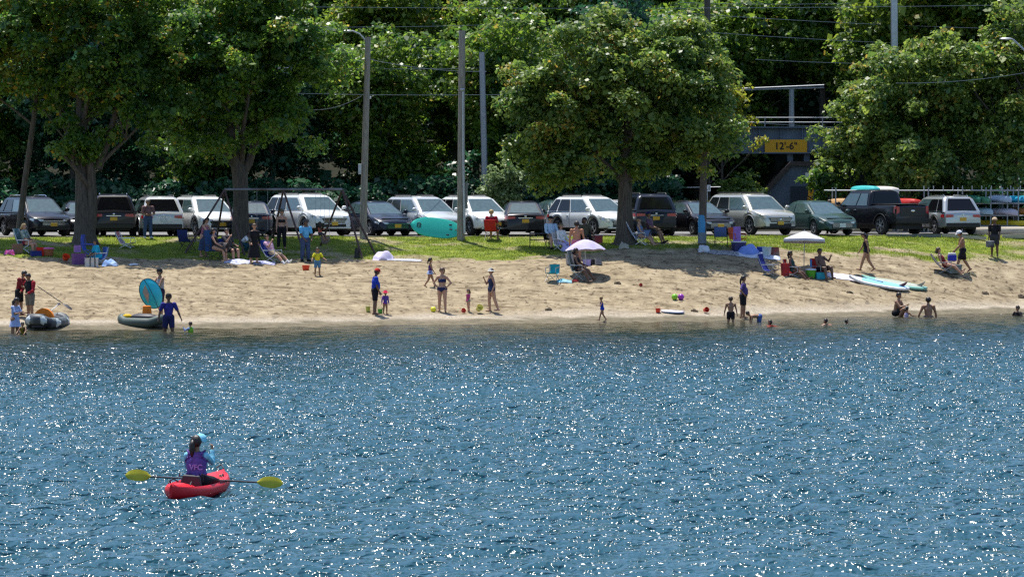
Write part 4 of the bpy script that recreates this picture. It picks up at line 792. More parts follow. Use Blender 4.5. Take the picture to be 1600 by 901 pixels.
        mb.loft([[c + (pv * math.cos(2 * math.pi * q / 10) + w * math.sin(2 * math.pi * q / 10)) * r for q in range(10)] for c, r in rings])
    tmp = mb.build('tmp', [], None, smooth=0); md = tmp.modifiers.new('r', 'REMESH'); md.mode = 'VOXEL'; md.voxel_size = (.009 if fine else .0145) * H / 1.7 * (1.0 if H > 1.2 else 1.0); md.use_smooth_shade = True
    sm = tmp.modifiers.new('s', 'SMOOTH'); sm.iterations = 4 if fine else 2; sm.factor = .5
    me = bpy.data.meshes.new_from_object(tmp.evaluated_get(bpy.context.evaluated_depsgraph_get())); bpy.data.objects.remove(tmp); me.name = 'person'
    n = len(me.vertices); co = np.empty(n * 3); me.vertices.foreach_get('co', co); co = co.reshape(-1, 3); no = np.empty(n * 3); me.vertices.foreach_get('normal', no); no = no.reshape(-1, 3)
    fc = np.empty(len(me.polygons) * 3); me.polygons.foreach_get('center', fc); fc = fc.reshape(-1, 3)
    bestd = np.full(len(fc), 9.); bi = np.zeros(len(fc), int)
    for i, (a, b, ra, rb, bn) in enumerate(caps):
        A = np.array((a + off) * H); B = np.array((b + off) * H); ab = B - A; t = np.clip(((fc - A) @ ab) / max(ab @ ab, 1e-9), 0, 1); dd = np.linalg.norm(fc - (A + t[:, None] * ab), axis=1) - (ra + (rb - ra) * t) * H
        m_ = dd < bestd; bestd[m_] = dd[m_]; bi[m_] = i
    bn = np.array([c[4] for c in caps])[bi]
    def along(nmL, a, b): A = np.array((a + off) * H); B = np.array((b + off) * H); ab = B - A; return ((fc - A) @ ab) / (ab @ ab)
    tt = along('t', P, nb)
    ft = {}
    for nm in 'LR':
        s = -1 if nm == 'L' else 1; S = nb - u * .032 + Vector((s * sh, 0, 0)); ft['arm' + nm] = along('', S, pts['elbow' + nm]) * .5; e2 = along('', pts['elbow' + nm], hands[nm][0]) * .5 + .5
        ft['arm' + nm] = np.where(bn == 'farm' + nm, e2, np.where(bn == 'hand' + nm, 1.1, ft['arm' + nm])); Hh = P + Vector((s * hp, 0, -.012)); k1 = along('', Hh, pts['knee' + nm]) * .5; k2 = along('', pts['knee' + nm], pts['ankle' + nm]) * .5 + .5
        ft['leg' + nm] = np.where(np.char.startswith(bn, 'shin'), k2, np.where(np.char.startswith(bn, 'foot'), 1.1, k1))
    isleg = {nm: (bn == 'thigh' + nm) | (bn == 'shin' + nm) | (bn == 'foot' + nm) for nm in 'LR'}; isarm = {nm: (bn == 'uarm' + nm) | (bn == 'farm' + nm) | (bn == 'hand' + nm) for nm in 'LR'}
    trunk = (bn == 'torso') | (bn == 'hips'); headf = bn == 'head'
    # fingers, eyes and mouth join the same mesh
    fb = MB(); spread_ = (.010, .0035, -.0035, -.010); fl = (.036, .042, .040, .032)
    for nm in 'LR':
        Wp, hv, s = hands[nm]; lat = hv.cross(Vector((1, 0, 0)) if abs(hv.x) < .8 else Vector((0, 0, 1))).normalized(); palm_n = hv.cross(lat); cl = p.get('grip', .5)
        for q in range(4):
            a = Wp + hv * .042 + lat * spread_[q]; b = a + (hv + palm_n * cl * s * .6).normalized() * fl[q] * .5; c = b + (hv * (1 - cl) + palm_n * cl * s * 1.3 + hv * .2).normalized() * fl[q] * .5
            fb.tube([(x + off) * H for x in (a, b, c)], [.0052 * H, .0048 * H, .0036 * H], n=5)
        a = Wp + hv * .018 + lat * .010; b = a + (lat * .8 + hv * .7).normalized() * .022; c = b + (hv + lat * .1 + palm_n * cl * s * .5).normalized() * .02; fb.tube([(x + off) * H for x in (a, b, c)], [.0062 * H, .0055 * H, .004 * H], n=5)
    nf = len(fb.f); HC = (hc + off) * H
    for s in (-1, 1): fb.ell(HC + (fd * hw * 1.14 + rt * s * hw * .45 + un * .006 * hs) * H, (.006 * hs * H, .006 * hs * H, .0045 * hs * H), 6, 5, mi=1)
    fb.ell(HC + (fd * hw * 1.06 - un * .030 * hs) * H, (.012 * hs * H, .006 * hs * H, .004 * hs * H), 6, 5, mi=2)
    bm = bmesh.new(); bm.from_mesh(me); vs = [bm.verts.new(v) for v in fb.v]
    for f, mi in zip(fb.f, fb.mi):
        try: q = bm.faces.new([vs[i] for i in f]); q.material_index = mi; q.smooth = True
        except ValueError: pass
    nbase = len(me.polygons); loops = [tuple(pl.vertices) for pl in me.polygons]; bm.to_mesh(me); bm.free()
    rz = R(yaw + 180); body = link(name, me, [SKIN[skin], eyem, lipm], None, loc, (0, 0, rz)); tag(body, label, cat, group)
    def garment(nm, mask, m, d=.012, flare=0):
        idx = np.nonzero(mask)[0]
        if len(idx) == 0: return None
        used = sorted({v for i in idx for v in loops[i]}); mp = {v: k for k, v in enumerate(used)}; ua = np.array(used); nn = no[ua]; V = co[ua] + nn * d
        F_ = [tuple(mp[v] for v in loops[i]) for i in idx]; me2 = bpy.data.meshes.new(nm); me2.from_pydata([tuple(v) for v in V], [], F_); me2.update(); me2.polygons.foreach_set('use_smooth', [True] * len(me2.polygons)); o = link(nm, me2, m, body)
        so = o.modifiers.new('thickness', 'SOLIDIFY'); so.thickness = d * .9; so.offset = -1; return o
    arms = lambda k: (isarm['L'] & (ft['armL'] < k)) | (isarm['R'] & (ft['armR'] < k)); legs = lambda k0, k1: ((isleg['L'] & (ft['legL'] >= k0) & (ft['legL'] < k1)) | (isleg['R'] & (ft['legR'] >= k0) & (ft['legR'] < k1)))
    for w in wear:
        k, m = w[0], w[1]; m = cloth(*m) if isinstance(m, tuple) else m
        if k == 'tshirt': garment('shirt', (trunk & (tt > -.12) & (tt < .97)) | arms(.40), m, .016 * H / 1.7)
        elif k == 'longshirt': garment('shirt', (trunk & (tt > -.15) & (tt < .99)) | arms(.97), m, .015 * H / 1.7)
        elif k == 'tank': garment('tank_top', trunk & (tt > -.10) & (tt < .88), m, .012 * H / 1.7)
        elif k == 'vest': garment('life_vest', trunk & (tt > .12) & (tt < 1.0), m, .038 * H / 1.7)
        elif k == 'onepiece': garment('swimsuit', (trunk & (tt < .80)) | legs(-1, .10), m, .008 * H / 1.7)
        elif k == 'bra': garment('bikini_top', trunk & (tt > .50) & (tt < .74), m, .009 * H / 1.7)
        elif k == 'bottom': garment('bikini_bottom', (trunk & (tt < .08)) | legs(-1, .05), m, .009 * H / 1.7)
        elif k == 'shorts': garment('shorts', (trunk & (tt < .12)) | legs(-1, .44), m, .020 * H / 1.7)
        elif k == 'trunks': garment('swim_trunks', (trunk & (tt < .10)) | legs(-1, .36), m, .022 * H / 1.7)
        elif k == 'trousers': garment('trousers', (trunk & (tt < .10)) | legs(-1, .98), m, .018 * H / 1.7)
        elif k == 'shoes': garment('shoes', np.char.startswith(bn, 'foot'), m, .008)
        elif k == 'socks': garment('socks', legs(.84, 2), m, .005)
        elif k == 'skirt':
            ln = w[2] if len(w) > 2 else .25; mb = MB(); kn = (pts['kneeL'] + pts['kneeR']) / 2; dn = (kn - P).normalized(); q0 = P + u * .06; rings = []
            for i in range(6):
                t = i / 5; c = q0 + (Vector((0, 0, -1)) if seat is None else dn) * (ln + .06) * t; c = (c + off) * H; r = (.078 + (.035 + ln * .10) * t) * H
                ax1 = Vector((1, 0, 0)); ax2 = Vector((0, 1, 0)) if seat is None or t < .25 else dn.cross(ax1); rings.append([c + ax1 * math.cos(6.283 * j / 20) * r * 1.12 * (1 + .05 * math.sin(j * 2.4) * t) + ax2 * math.sin(6.283 * j / 20) * r * .95 * (1 + .05 * math.sin(j * 2.4) * t) for j in range(20)])
            mb.loft(rings, cap=False); o = mb.build('skirt', m, body, smooth=70)
            so = o.modifiers.new('thickness', 'SOLIDIFY'); so.thickness = .008
        elif k == 'cap':
            o = MB(); o.lathe([(.0, .064 * hs * H), (.036 * hs * H, .057 * hs * H), (.058 * hs * H, .034 * hs * H), (.065 * hs * H, .0), (.063 * hs * H, -.002)], 14); o.box((0, .062 * hs * H, .004), (.075 * hs * H, .07 * hs * H, .008)); q = o.build('cap', m, body, loc=HC + un * .020 * hs * H, smooth=50)
            zz = un; xx = rt.normalized(); yy = zz.cross(xx); q.rotation_euler = Matrix((xx, yy, zz)).transposed().to_euler()
        elif k == 'sunhat':
            o = MB(); o.lathe([(.0, .05 * hs * H), (.035 * hs * H, .046 * hs * H), (.052 * hs * H, .02 * hs * H), (.058 * hs * H, 0), (.092 * hs * H, -.014 * hs * H), (.084 * hs * H, -.018 * hs * H), (.05 * hs * H, -.006 * hs * H)], 18); q = o.build('sun_hat', m, body, loc=HC + un * .022 * hs * H, smooth=50); q.rotation_euler = Vector((0, 0, 1)).rotation_difference(un).to_euler()
        elif k == 'glasses':
            o = MB(); 
            for s in (-1, 1): o.ell(HC + (fd * hw * 1.22 + rt * s * hw * .45 + un * .006 * hs) * H, (.012 * hs * H, .006 * hs * H, .009 * hs * H), 8, 6)
            o.build('sunglasses', plasticm, body)
        elif k == 'towel': garment('towel', (trunk & (tt > .3)) | arms(.5), m, .03)
    # hair
    hcol, hst = hair
    if hst != 'bald':
        rel_ = fc - np.array(HC); uu = rel_ @ np.array(un); ff_ = rel_ @ np.array(fd); hw_ = hw * H
        hm = headf & ((uu > hw_ * .62) | ((ff_ < -hw_ * .12) & (uu > -hw_ * .9)) | ((ff_ < hw_ * .30) & (uu > hw_ * .1)))
        garment('hair', hm, HAIR[hcol], .016 * H / 1.7 if hst != 'short' else .010 * H / 1.7)
        if hst in ('long', 'pony', 'bob'):
            ln = dict(long=.17, pony=.15, bob=.06)[hst] * (1 if child < .5 else .8); o = MB(); s0 = HC + (-fd * hw * 1.0 + un * (.012 if hst != 'pony' else .03)) * H; back = s0 + (-fd * .022) * H
            wd = .046 if hst != 'pony' else (.036 if fine else .026); o.tube([s0, back - un * .05 * H, back - u * (ln * .6 + .03) * H - fd * .004 * H, back - u * (ln + .03) * H], [wd * .6 * H, wd * H, wd * .8 * H, wd * .3 * H], n=9)
            q = o.build('ponytail' if hst == 'pony' else 'long_hair', HAIR[hcol], body, smooth=80)
    body['_hands'] = [float(v) for nm in 'LR' for v in ((pts['hand' + nm] + off) * H)]
    return body
def world_pt(o, v): return Vector(o.location) + Euler(o.rotation_euler).to_matrix() @ Vector(v)
def hand(o, side): h = list(o['_hands']); return world_pt(o, h[0:3] if side == 'L' else h[3:6])
# colours
BLK = ('black', (.014, .014, .018)); NVY = ('navy', (.02, .025, .09)); WHT = ('white', (.72, .72, .72)); DGR = ('dark_grey', (.05, .05, .055))
# yaw: 0 faces the water/camera, 90 faces right, -90 faces left, 180 faces the cars
PP = person
w = G
# -- left shore
PP('man in a red and black shirt bending his head over the camouflage boat, facing right', w(30, 494), 1.72, 75, 'stand', 'tan', ('dark', 'short'), [('tshirt', ('red_black', (.30, .02, .02), (.03, .015, .03), 1.3)), ('shorts', BLK)], head=(28, 0), lean=12, armR=(30, 8, 72, -8), armL=(28, 8, 66, -8))
PP('teenager in a red long-sleeved shirt, black life vest and grey shorts', w(47, 497), 1.72, -40, 'stand', 'tan', ('dark', 'short'), [('longshirt', ('red', (.33, .02, .03))), ('vest', BLK), ('shorts', ('khaki', (.15, .135, .11)))], head=(22, 0), armR=(20, 14, 75, -30), armL=(18, 14, 60, -20))
PP('long-haired woman in a pale blue dress wading at the far left', Vector((XatY(23, 136.2), 136.2, -.32)), 1.62, 60, 'stand', 'tan', ('dark', 'long'), [('tshirt', ('pale_blue', (.34, .42, .66))), ('skirt', ('pale_blue', (.34, .42, .66)), .17)], sex='f', armR=(30, 8, 105, -10), armL=(30, 8, 100, -10), head=(15, 0))
PP('small child in a black and yellow vest crouching in the water at the far left', Vector((XatY(37, 135.6), 135.6, -.22)), .95, -20, dict(legL=(95, 15, -20, 2), legR=(95, 15, -20, 2), armL=(40, 15, 60, 0), armR=(40, 15, 60, 0), lean=22, flat=True), 'tan', ('dark', 'short'), [('vest', ('yellow_black', (.5, .36, .02), (.012, .012, .012), 9)), ('shorts', BLK)], child=.5)
PP('shirtless man in a dark cap and dark shorts standing behind the turquoise sail', w(251, 494), 1.78, -60, 'stand', 'tan', ('dark', 'short'), [('tank', ('faded_grey', (.36, .33, .36))), ('shorts', ('plum', (.03, .015, .04))), ('cap', BLK)], armR=(35, 10, 95, -12), armL=(30, 10, 85, -8), head=(5, 0))
PP('man in a navy t-shirt and cap wading ashore beside the grey boat', Vector((XatY(263, 138.6), 138.6, -.42)), 1.76, 20, 'walk', 'brown', ('dark', 'short'), [('tshirt', ('royal', (.035, .035, .22))), ('shorts', NVY), ('cap', BLK)], armR=(-10, 20, 0, 12), armL=(8, 26, 14, 20), legL=(8, 4, 2, 2), legR=(-6, 4, -8, 2))
PP('small child in a green life vest splashing in the shallow water', Vector((XatY(298, 137.4), 137.4, -.16)), 1.0, -120, dict(legL=(95, 10, 80, 2), legR=(95, 10, 80, 2), armL=(60, 10, 150, 0), armR=(20, 15, 60, 0), lean=5), 'light', ('brown', 'short'), [('longshirt', ('pale_blue', (.34, .42, .66))), ('vest', ('lime', (.20, .45, .03))), ('shorts', NVY)], child=.5, seat=0.0)
# -- middle shore
m8 = PP('man in a bright blue t-shirt and red cap holding a toddler by the hand', w(586, 492), 1.76, 100, 'stand', 'brown', ('dark', 'short'), [('tshirt', ('bright_blue', (.015, .05, .42))), ('shorts', BLK), ('cap', ('red_cap', (.42, .03, .02)))], head=(18, 0), armR=(6, 4, 22, 2), armL=(12, 6, 30, 2), belly=.5)
PP('toddler in a bright pink hat standing beside the man in blue', w(602, 490), .92, 40, 'stand', 'tan', ('brown', 'short'), [('longshirt', ('blue_pink', (.05, .10, .42), (.28, .03, .28), 3)), ('bottom', ('magenta', (.30, .03, .30))), ('sunhat', ('hot_pink', (.75, .03, .10)))], child=.75, armR=(10, 30, 20, 20))
PP('girl with a ponytail in a purple top and pale blue skirt walking along the sand', w(672, 449), 1.2, 95, 'walk', 'tan', ('dark', 'pony'), [('onepiece', ('purple', (.08, .035, .16))), ('skirt', ('pale_blue', (.34, .42, .66)), .05)], sex='f', child=.4)
PP('woman in a navy bikini and sunglasses standing with her hands on her hips', w(691, 487), 1.70, -15, 'hips', 'light', ('brown', 'bob'), [('bra', NVY), ('bottom', NVY), ('glasses', BLK)], sex='f')
PP('toddler with long hair in a pink top and turquoise shorts on the wet sand', w(732, 487), .86, -55, 'stand', 'light', ('brown', 'long'), [('tshirt', ('pink', (.45, .06, .20))), ('bottom', ('teal', (.06, .35, .32)))], sex='f', child=.75)
PP('woman in a pale sun hat and dark blue swimsuit resting on one leg', w(768, 486), 1.68, -70, 'stand', 'light', ('brown', 'short'), [('onepiece', ('slate_blue', (.035, .045, .10))), ('sunhat', ('pale_hat', (.50, .50, .48)))], sex='f', legL=(-12, 6, -18, 6), legR=(8, 2, -4, 0), armL=(-14, 12, 22, -6), armR=(25, 4, 150, -14))
PP('child in a blue swimsuit running along the edge of the water', w(941, 502), .98, -70, 'walk', 'tan', ('blond', 'short'), [('onepiece', ('bright_blue', (.015, .05, .42)))], sex='f', child=.45, armL=(35, 14, 95, 10), armR=(-20, 14, -5, 12), lean=8)
PP('boy without a shirt in dark shorts wading away from the camera', Vector((XatY(1142, 146.6), 146.6, -.28)), 1.30, 178, 'stand', 'tan', ('brown', 'short'), [('trunks', BLK)], child=.3, armL=(2, 16, 6, 10), armR=(2, 16, 6, 10))
PP('woman in a purple top and black shorts with a hand on her hip', w(1161, 497), 1.66, 80, 'stand', 'tan', ('dark', 'pony'), [('tshirt', ('violet', (.09, .06, .20))), ('shorts', BLK)], sex='f', armL=(-20, 34, 40, -20), armR=(-18, 34, 42, -25), belly=.7)
PP('boy bending over to reach into the water beside the wading boy', Vector((XatY(1187, 147.6), 147.6, -.42)), 1.25, -80, dict(legL=(8, 6, 0, 2), legR=(2, 6, -4, 2), lean=88, armL=(12, 10, 4, 2), armR=(4, 10, 0, 2), flat=True), 'tan', ('dark', 'short'), [('trunks', ('blue_trunks', (.05, .10, .28)))], child=.3, head=(20, 0))
def swimmer(label, px, py, skin='tan', yaw=-80, H=1.5, hair=('dark', 'short'), lean=70, depth=.12, **kw):
    Y = 33600 / (py - 275); return PP(label, Vector((XatY(px, Y), Y, 0)), H, yaw, dict(legL=(-75, 6, -80, 2), legR=(-80, 6, -85, 2), lean=lean, armL=(70, 20, 95, 5), armR=(20, 30, 60, 20)), skin, hair, seat=-depth, head=(-45, 0), **kw)
swimmer('dark-haired swimmer with only head and shoulder above the water', 1216, 510, lean=72, depth=.20, H=1.4, wear=[('tshirt', ('rust_red', (.22, .03, .02)))])
swimmer('swimmer raising a splash in the shallow water left of the seated bathers', 1303, 508, yaw=-100, lean=74, depth=.17, H=1.35)
swimmer('second swimmer close behind the splash, head turned away', 1313, 506, yaw=90, lean=66, depth=.24, H=1.2)
PP('man without a shirt crouching in the water, facing right', Vector((XatY(1400, 152.6), 152.6, -.12)), 1.75, 60, dict(legL=(118, 10, -30, 2), legR=(110, 10, -30, 2), lean=14, armL=(30, 10, 50, -5), armR=(45, 10, 110, -20), flat=True), 'tan', ('dark', 'short'), [('trunks', BLK)])
PP('small child with dark hair sitting in the water between two men', Vector((XatY(1416, 152.0), 152.0, -.14)), 1.05, 120, dict(legL=(92, 10, 85, 2), legR=(92, 10, 85, 2), lean=8, armL=(20, 10, 60, 10), armR=(50, 15, 80, 10)), 'tan', ('dark', 'bob'), [('tank', ('pale_violet', (.40, .34, .50)))], child=.5, seat=0)
PP('man without a shirt standing waist deep with his back to the camera', Vector((XatY(1451, 152.6), 152.6, -.98)), 1.78, 190, 'stand', 'tan', ('dark', 'short'), [('trunks', ('dark_blue', (.02, .03, .10)))], armL=(4, 26, 14, 14), armR=(6, 20, 12, 10))
PP('dark-haired bather in a black shirt up to the chest in water at the right edge', Vector((XatY(1591, 153.6), 153.6, -1.02)), 1.45, -60, 'stand', 'tan', ('dark', 'short'), [('tshirt', BLK)], armL=(10, 40, 30, 30), armR=(10, 40, 30, 30))
# -- right beach
PP('woman with long dark hair in a black swimsuit walking to the left', w(1354, 426), 1.66, -88, 'walk', 'tan', ('dark', 'long'), [('onepiece', BLK), ('bottom', ('striped_black', (.02, .02, .03)))], sex='f', head=(25, 0), lean=6)
m25 = PP('man in a white cap and black shorts walking left with a blue cooler bag', w(1504, 427), 1.78, -85, 'walk', 'tan', ('dark', 'short'), [('shorts', BLK), ('cap', ('white_cap', (.70, .70, .76)))], armL=(28, 6, 48, 2), armR=(12, 6, 40, 2), head=(22, 0), lean=6)
PP('tall teenager in a dark t-shirt and cap standing on the grass with a bag', w(1554, 402), 1.68, -20, 'stand', 'brown', ('dark', 'short'), [('tshirt', BLK), ('shorts', DGR), ('cap', ('straw_cap', (.55, .42, .28)))], armL=(3, 5, 18, 2), armR=(3, 5, 14, 2), head=(0, -50))
# -- park, left
PP('person in a grey-red t-shirt and jeans standing with folded arms before the silver car', w(231, 372), 1.66, 30, 'stand', 'tan', ('grey', 'short'), [('tshirt', ('faded_red', (.20, .11, .11))), ('trousers', ('denim', (.05, .08, .17))), ('shoes', WHT)], armL=(12, 16, 80, -55), armR=(12, 16, 76, -55))
PP('woman in a black dress standing between the seated group and the lounger', w(397, 414), 1.64, 25, 'stand', 'light', ('brown', 'short'), [('longshirt', BLK), ('skirt', BLK, .38)], sex='f', armR=(20, 10, 42, 4), head=(8, 0))
PP('woman in a black sports top and black trousers standing behind the lounger', w(440, 388), 1.66, 10, 'stand', 'light', ('brown', 'pony'), [('bra', BLK), ('trousers', BLK), ('cap', ('olive_cap', (.12, .11, .07)))], sex='f')
PP('man in a light blue t-shirt and jeans with clasped hands by the swings', w(477, 409), 1.74, 35, 'stand', 'brown', ('dark', 'short'), [('tshirt', ('sky_blue', (.12, .42, .72))), ('trousers', ('denim', (.05, .08, .17))), ('cap', DGR), ('shoes', BLK)], armL=(14, 10, 40, -22), armR=(14, 10, 40, -22), head=(14, 0))
PP('small boy in a yellow t-shirt and blue shorts reaching out his arms', w(496, 431), 1.15, 20, 'stand', 'tan', ('dark', 'short'), [('tshirt', ('yellow', (.62, .58, .03))), ('shorts', ('blue_shorts', (.08, .20, .36)))], child=.45, armL=(20, 30, 60, 25), armR=(20, 30, 50, 20))
PP('woman in a pink tank top and long skirt leaning on the tall blue chair', w(318, 401), 1.64, 60, 'stand', 'light', ('dark', 'long'), [('tank', ('dusty_pink', (.35, .12, .18))), ('skirt', ('denim_skirt', (.04, .06, .12)), .36)], sex='f', lean=14, armR=(45, 8, 88, -20), armL=(40, 8, 92, -10), head=(15, 0))
PP('child in a white shirt stooping beside the seated group under the tree', w(378, 396), 1.3, 70, dict(legL=(70, 6, -30, 2), legR=(60, 6, -40, 2), lean=50, armL=(30, 10, 30, 0), armR=(30, 10, 40, 0), flat=True), 'brown', ('dark', 'short'), [('tshirt', WHT), ('trousers', ('dark_teal', (.02, .07, .09)))], child=.3)
# -- standing behind the purple umbrella
PP('broad shirtless man in pink trunks standing behind the purple umbrella, back to the water', w(901, 413), 1.76, 175, 'stand', 'red', ('dark', 'short'), [('trunks', ('hot_pink_trunks', (.60, .04, .16), (.65, .30, .40), 14))], belly=1.2, armL=(6, 14, 16, 4), armR=(6, 14, 16, 4))
PP('driver in sunglasses beside the cab of the pickup truck', Vector((XatY(1296, 169.5), 169.5, 3.04)), 1.52, -30, 'stand', 'tan', ('brown', 'short'), [('tshirt', DGR), ('trousers', BLK), ('glasses', BLK)])
# ---------------------------------------------------------------- chairs and the people in them
framem = mat('chair_frame', (.35, .36, .37), .35, .7); darkframe = mat('dark_chair_frame', (.03, .03, .035), .5, .3); whiteframe = mat('white_frame', (.65, .66, .68), .4)
def fab(name, c, c2=None, scale=9, **k): return mat('fabric_' + name, c, .8, var=.12, scale=scale, c2=c2, spec=.25, **k)
def chair(label, loc, yaw, fabric, h=.38, back=.55, recline=18, w=.5, frame=framem, arms=True, name='folding_chair', high=False):
    """folding beach/camp chair; faces yaw like a person; seat height h"""
    root = empty(name, loc, R(yaw + 180), label, 'chair'); d = .44; rc = R(recline)
    bt = Vector((0, -d / 2 - math.sin(rc) * back, h + math.cos(rc) * back)); mb = MB()
    mb.loft([[Vector((x, d / 2, h + .03)), Vector((x, 0, h - .02)), Vector((x, -d / 2, h)), Vector((x, -d / 2, h - .015)), Vector((x, 0, h - .035)), Vector((x, d / 2, h + .015))] for x in (-w / 2, w / 2)]); mb.build('seat', fabric, root, smooth=50)
    n = Vector((0, math.cos(rc), math.sin(rc))); up = Vector((0, -math.sin(rc), math.cos(rc))); b0 = Vector((0, -d / 2, h))
    mb = MB(); mb.loft([[b0 + Vector((x, 0, 0)) + up * (back * t) + n * (.0 - .05 * math.sin(t * 3.14)) - n * o for (t, o) in ((0, 0), (.35, 0), (.7, 0), (1, 0), (1, .018), (.7, .018), (.35, .018), (0, .018))] for x in (-w / 2, w / 2)]); mb.build('backrest', fabric, root, smooth=50)
    for s in (-1, 1):
        x = s * (w / 2 + .015); MB().tube([b0 + Vector((x, 0, -.02)), b0 + Vector((x, 0, 0)) + up * back], .013, n=6).build('back_post', frame, root)
        MB().tube([(x, d / 2 + .02, 0), (x, -d / 2 + .02, h)], .012, n=6).build('leg', frame, root); MB().tube([(x, -d / 2 - .06, 0), (x, d / 2, h + .03)], .012, n=6).build('leg', frame, root)
        if arms: MB().tube([b0 + Vector((x, 0, 0)) + up * .24, (x, d / 2 - .02, h + .22), (x, d / 2, h + .03)], [.018, .02, .012], n=6).build('armrest', frame, root)
    MB().tube([(-w / 2, d / 2 + .01, .02), (w / 2, -d / 2 + .0, h * .8)], .01, n=6).tube([(w / 2, d / 2 + .01, .02), (-w / 2, -d / 2, h * .8)], .01, n=6).build('cross_brace', frame, root)
    return root
def sitter(label, loc, yaw, h=.38, H=1.7, pose='sit', **k):
    f = Vector((math.cos(R(yaw + 90)), 0, 0)); r = Euler((0, 0, R(yaw + 180))).to_matrix() @ Vector((0, -.06, 0)); return PP(label, Vector(loc) + r, H, yaw, pose, seat=h + .03, **k)
# a shirt-front seated pair etc.; seats sink a little into their chairs
BLU = fab('royal_blue', (.02, .05, .30)); REDF = fab('red', (.50, .025, .02)); TEALF = fab('teal', (.02, .28, .34))
c = w(42, 395); chair('beach chair with a green and blue print at the left edge', c, 70, fab('print', (.03, .12, .16), (.28, .42, .42), 12), h=.30, back=.75, recline=22, frame=whiteframe)
sitter('woman with blond hair wrapped in a patterned towel in the printed chair', c, 70, .30, 1.64, 'sit', skin='light', hair=('blond', 'bob'), wear=[('towel', ('pattern', (.05, .16, .16), (.40, .45, .40), 12)), ('onepiece', ('wine', (.25, .03, .06)))], sex='f')
c = w(152, 412); chair('low beach chair hidden by a turquoise towel beside the white bag', c, -60, fab('blue2', (.03, .09, .30)), h=.22, back=.5)
sitter('dark-haired person hunched in a turquoise towel beside the white bag', c, -60, .22, 1.45, 'lounge', skin='tan', hair=('dark', 'bob'), wear=[('towel', ('turquoise', (.02, .34, .50))), ('shorts', ('turquoise', (.02, .34, .50)))], sex='f', lean=18)
chair('empty low beach chair with rainbow stripes standing on the lawn', w(200, 387), 75, fab('rainbow', (.10, .45, .60), (.75, .16, .08), 3), h=.20, back=.55, recline=28, frame=whiteframe)
chair('empty navy camp chair with its back to the left legs of the swing set', w(293, 392), 150, fab('navy', (.02, .03, .12)), h=.40, back=.5, frame=darkframe)
c = w(334, 409); chair('tall blue high-backed camp chair behind the woman in the black top', c, 30, fab('denim_blue', (.04, .10, .24)), h=.40, back=.85, recline=8, frame=darkframe, w=.56)
sitter('woman in a black tank top and dark patterned skirt sitting in the tall blue chair', c + Vector((.12, -.05, 0)), 75, .40, 1.66, 'sit', skin='light', hair=('dark', 'bob'), wear=[('tank', BLK), ('skirt', ('black_print', (.012, .012, .014), (.15, .13, .13), 30), .27)], sex='f', armR=(35, 14, 62, 0), armL=(12, 10, 20, 0))
c = w(358, 407); chair('blue folding chair under the man in the dark t-shirt', c, 50, BLU, h=.34, frame=darkframe)
sitter('man in a dark t-shirt resting his chin on his hand in the seated group', c, 50, .34, 1.74, 'sit', skin='light', hair=('dark', 'short'), wear=[('tshirt', DGR), ('shorts', BLK)], armR=(50, 8, 150, -15), belly=.8)
c = w(428, 411); chair('bright blue reclining lounger on the sand below the shade tree', c, 60, BLU, h=.28, back=.75, recline=34, frame=whiteframe)
sitter('reclining person in a pale pink t-shirt and white socks shading the eyes', c, 60, .28, 1.68, 'lounge', skin='light', hair=('brown', 'short'), wear=[('tshirt', ('pale_pink', (.55, .34, .46))), ('shorts', ('beige', (.35, .28, .20))), ('socks', WHT), ('shoes', WHT)], armR=(60, 20, 160, -20))
PP('child in a pink top hanging in the toddler swing', Vector((XatY(500, 159.9), 159.9, at(0, 361, 159.9).z - .14)), .95, 60, dict(legL=(70, 10, 30, 2), legR=(65, 10, 25, 2), armL=(30, 25, 130, 10), armR=(30, 25, 130, 10), lean=0), 'tan', ('brown', 'short'), [('tshirt', ('coral', (.55, .12, .08))), ('shorts', DGR)], child=.6, seat=.0)
c = w(769, 375); chair('red camp chair on the lawn seen from behind, right of the bare pole', c, 165, REDF, h=.40, back=.48, frame=darkframe)
sitter('person with short blond hair sitting in the red camp chair, seen from behind', c, 165, .40, 1.62, 'sit', skin='light', hair=('blond', 'short'), wear=[('tshirt', ('crimson', (.36, .02, .05))), ('shorts', DGR)])
# picnic group left of the maple
c = w(862, 389); chair('dark folding chair under the man in the pale blue shirt', c, 20, fab('black', (.02, .02, .02)), h=.42, frame=darkframe)
sitter('man in a pale blue shirt and dark cap sitting beside the dark picnic table', c, 20, .42, 1.72, 'sit', skin='light', hair=('grey', 'short'), wear=[('longshirt', ('ice_blue', (.42, .56, .70))), ('shorts', ('stone', (.30, .27, .23))), ('cap', BLK), ('shoes', BLK)], belly=1)
c = w(879, 391); chair('low white chair under the woman in the straw sun hat', c, 40, fab('white', (.6, .6, .62)), h=.24, frame=whiteframe)
sitter('woman in a straw sun hat and white shirt sitting left of the purple umbrella', c, 40, .24, 1.62, 'lounge', skin='light', hair=('brown', 'bob'), wear=[('longshirt', WHT), ('sunhat', ('straw', (.42, .30, .17))), ('trousers', ('lilac', (.42, .38, .60)))], sex='f', lean=-5)
c = w(916, 386) ; chair('low dark chair behind the shirtless man, by the red cooler', c, 30, fab('black', (.02, .02, .02)), h=.34, frame=darkframe)
sitter('dark-haired person in an olive t-shirt sitting behind the shirtless man', c, 30, .34, 1.70, 'sit', skin='brown', hair=('dark', 'bob'), wear=[('tshirt', ('olive', (.09, .08, .05))), ('shorts', BLK)])
c = w(1003, 382); chair('white reclining chair beside the trunk of the round maple', c, 75, fab('stripe_white', (.55, .60, .70), (.12, .16, .35), 12), h=.30, back=.8, recline=30, frame=whiteframe)
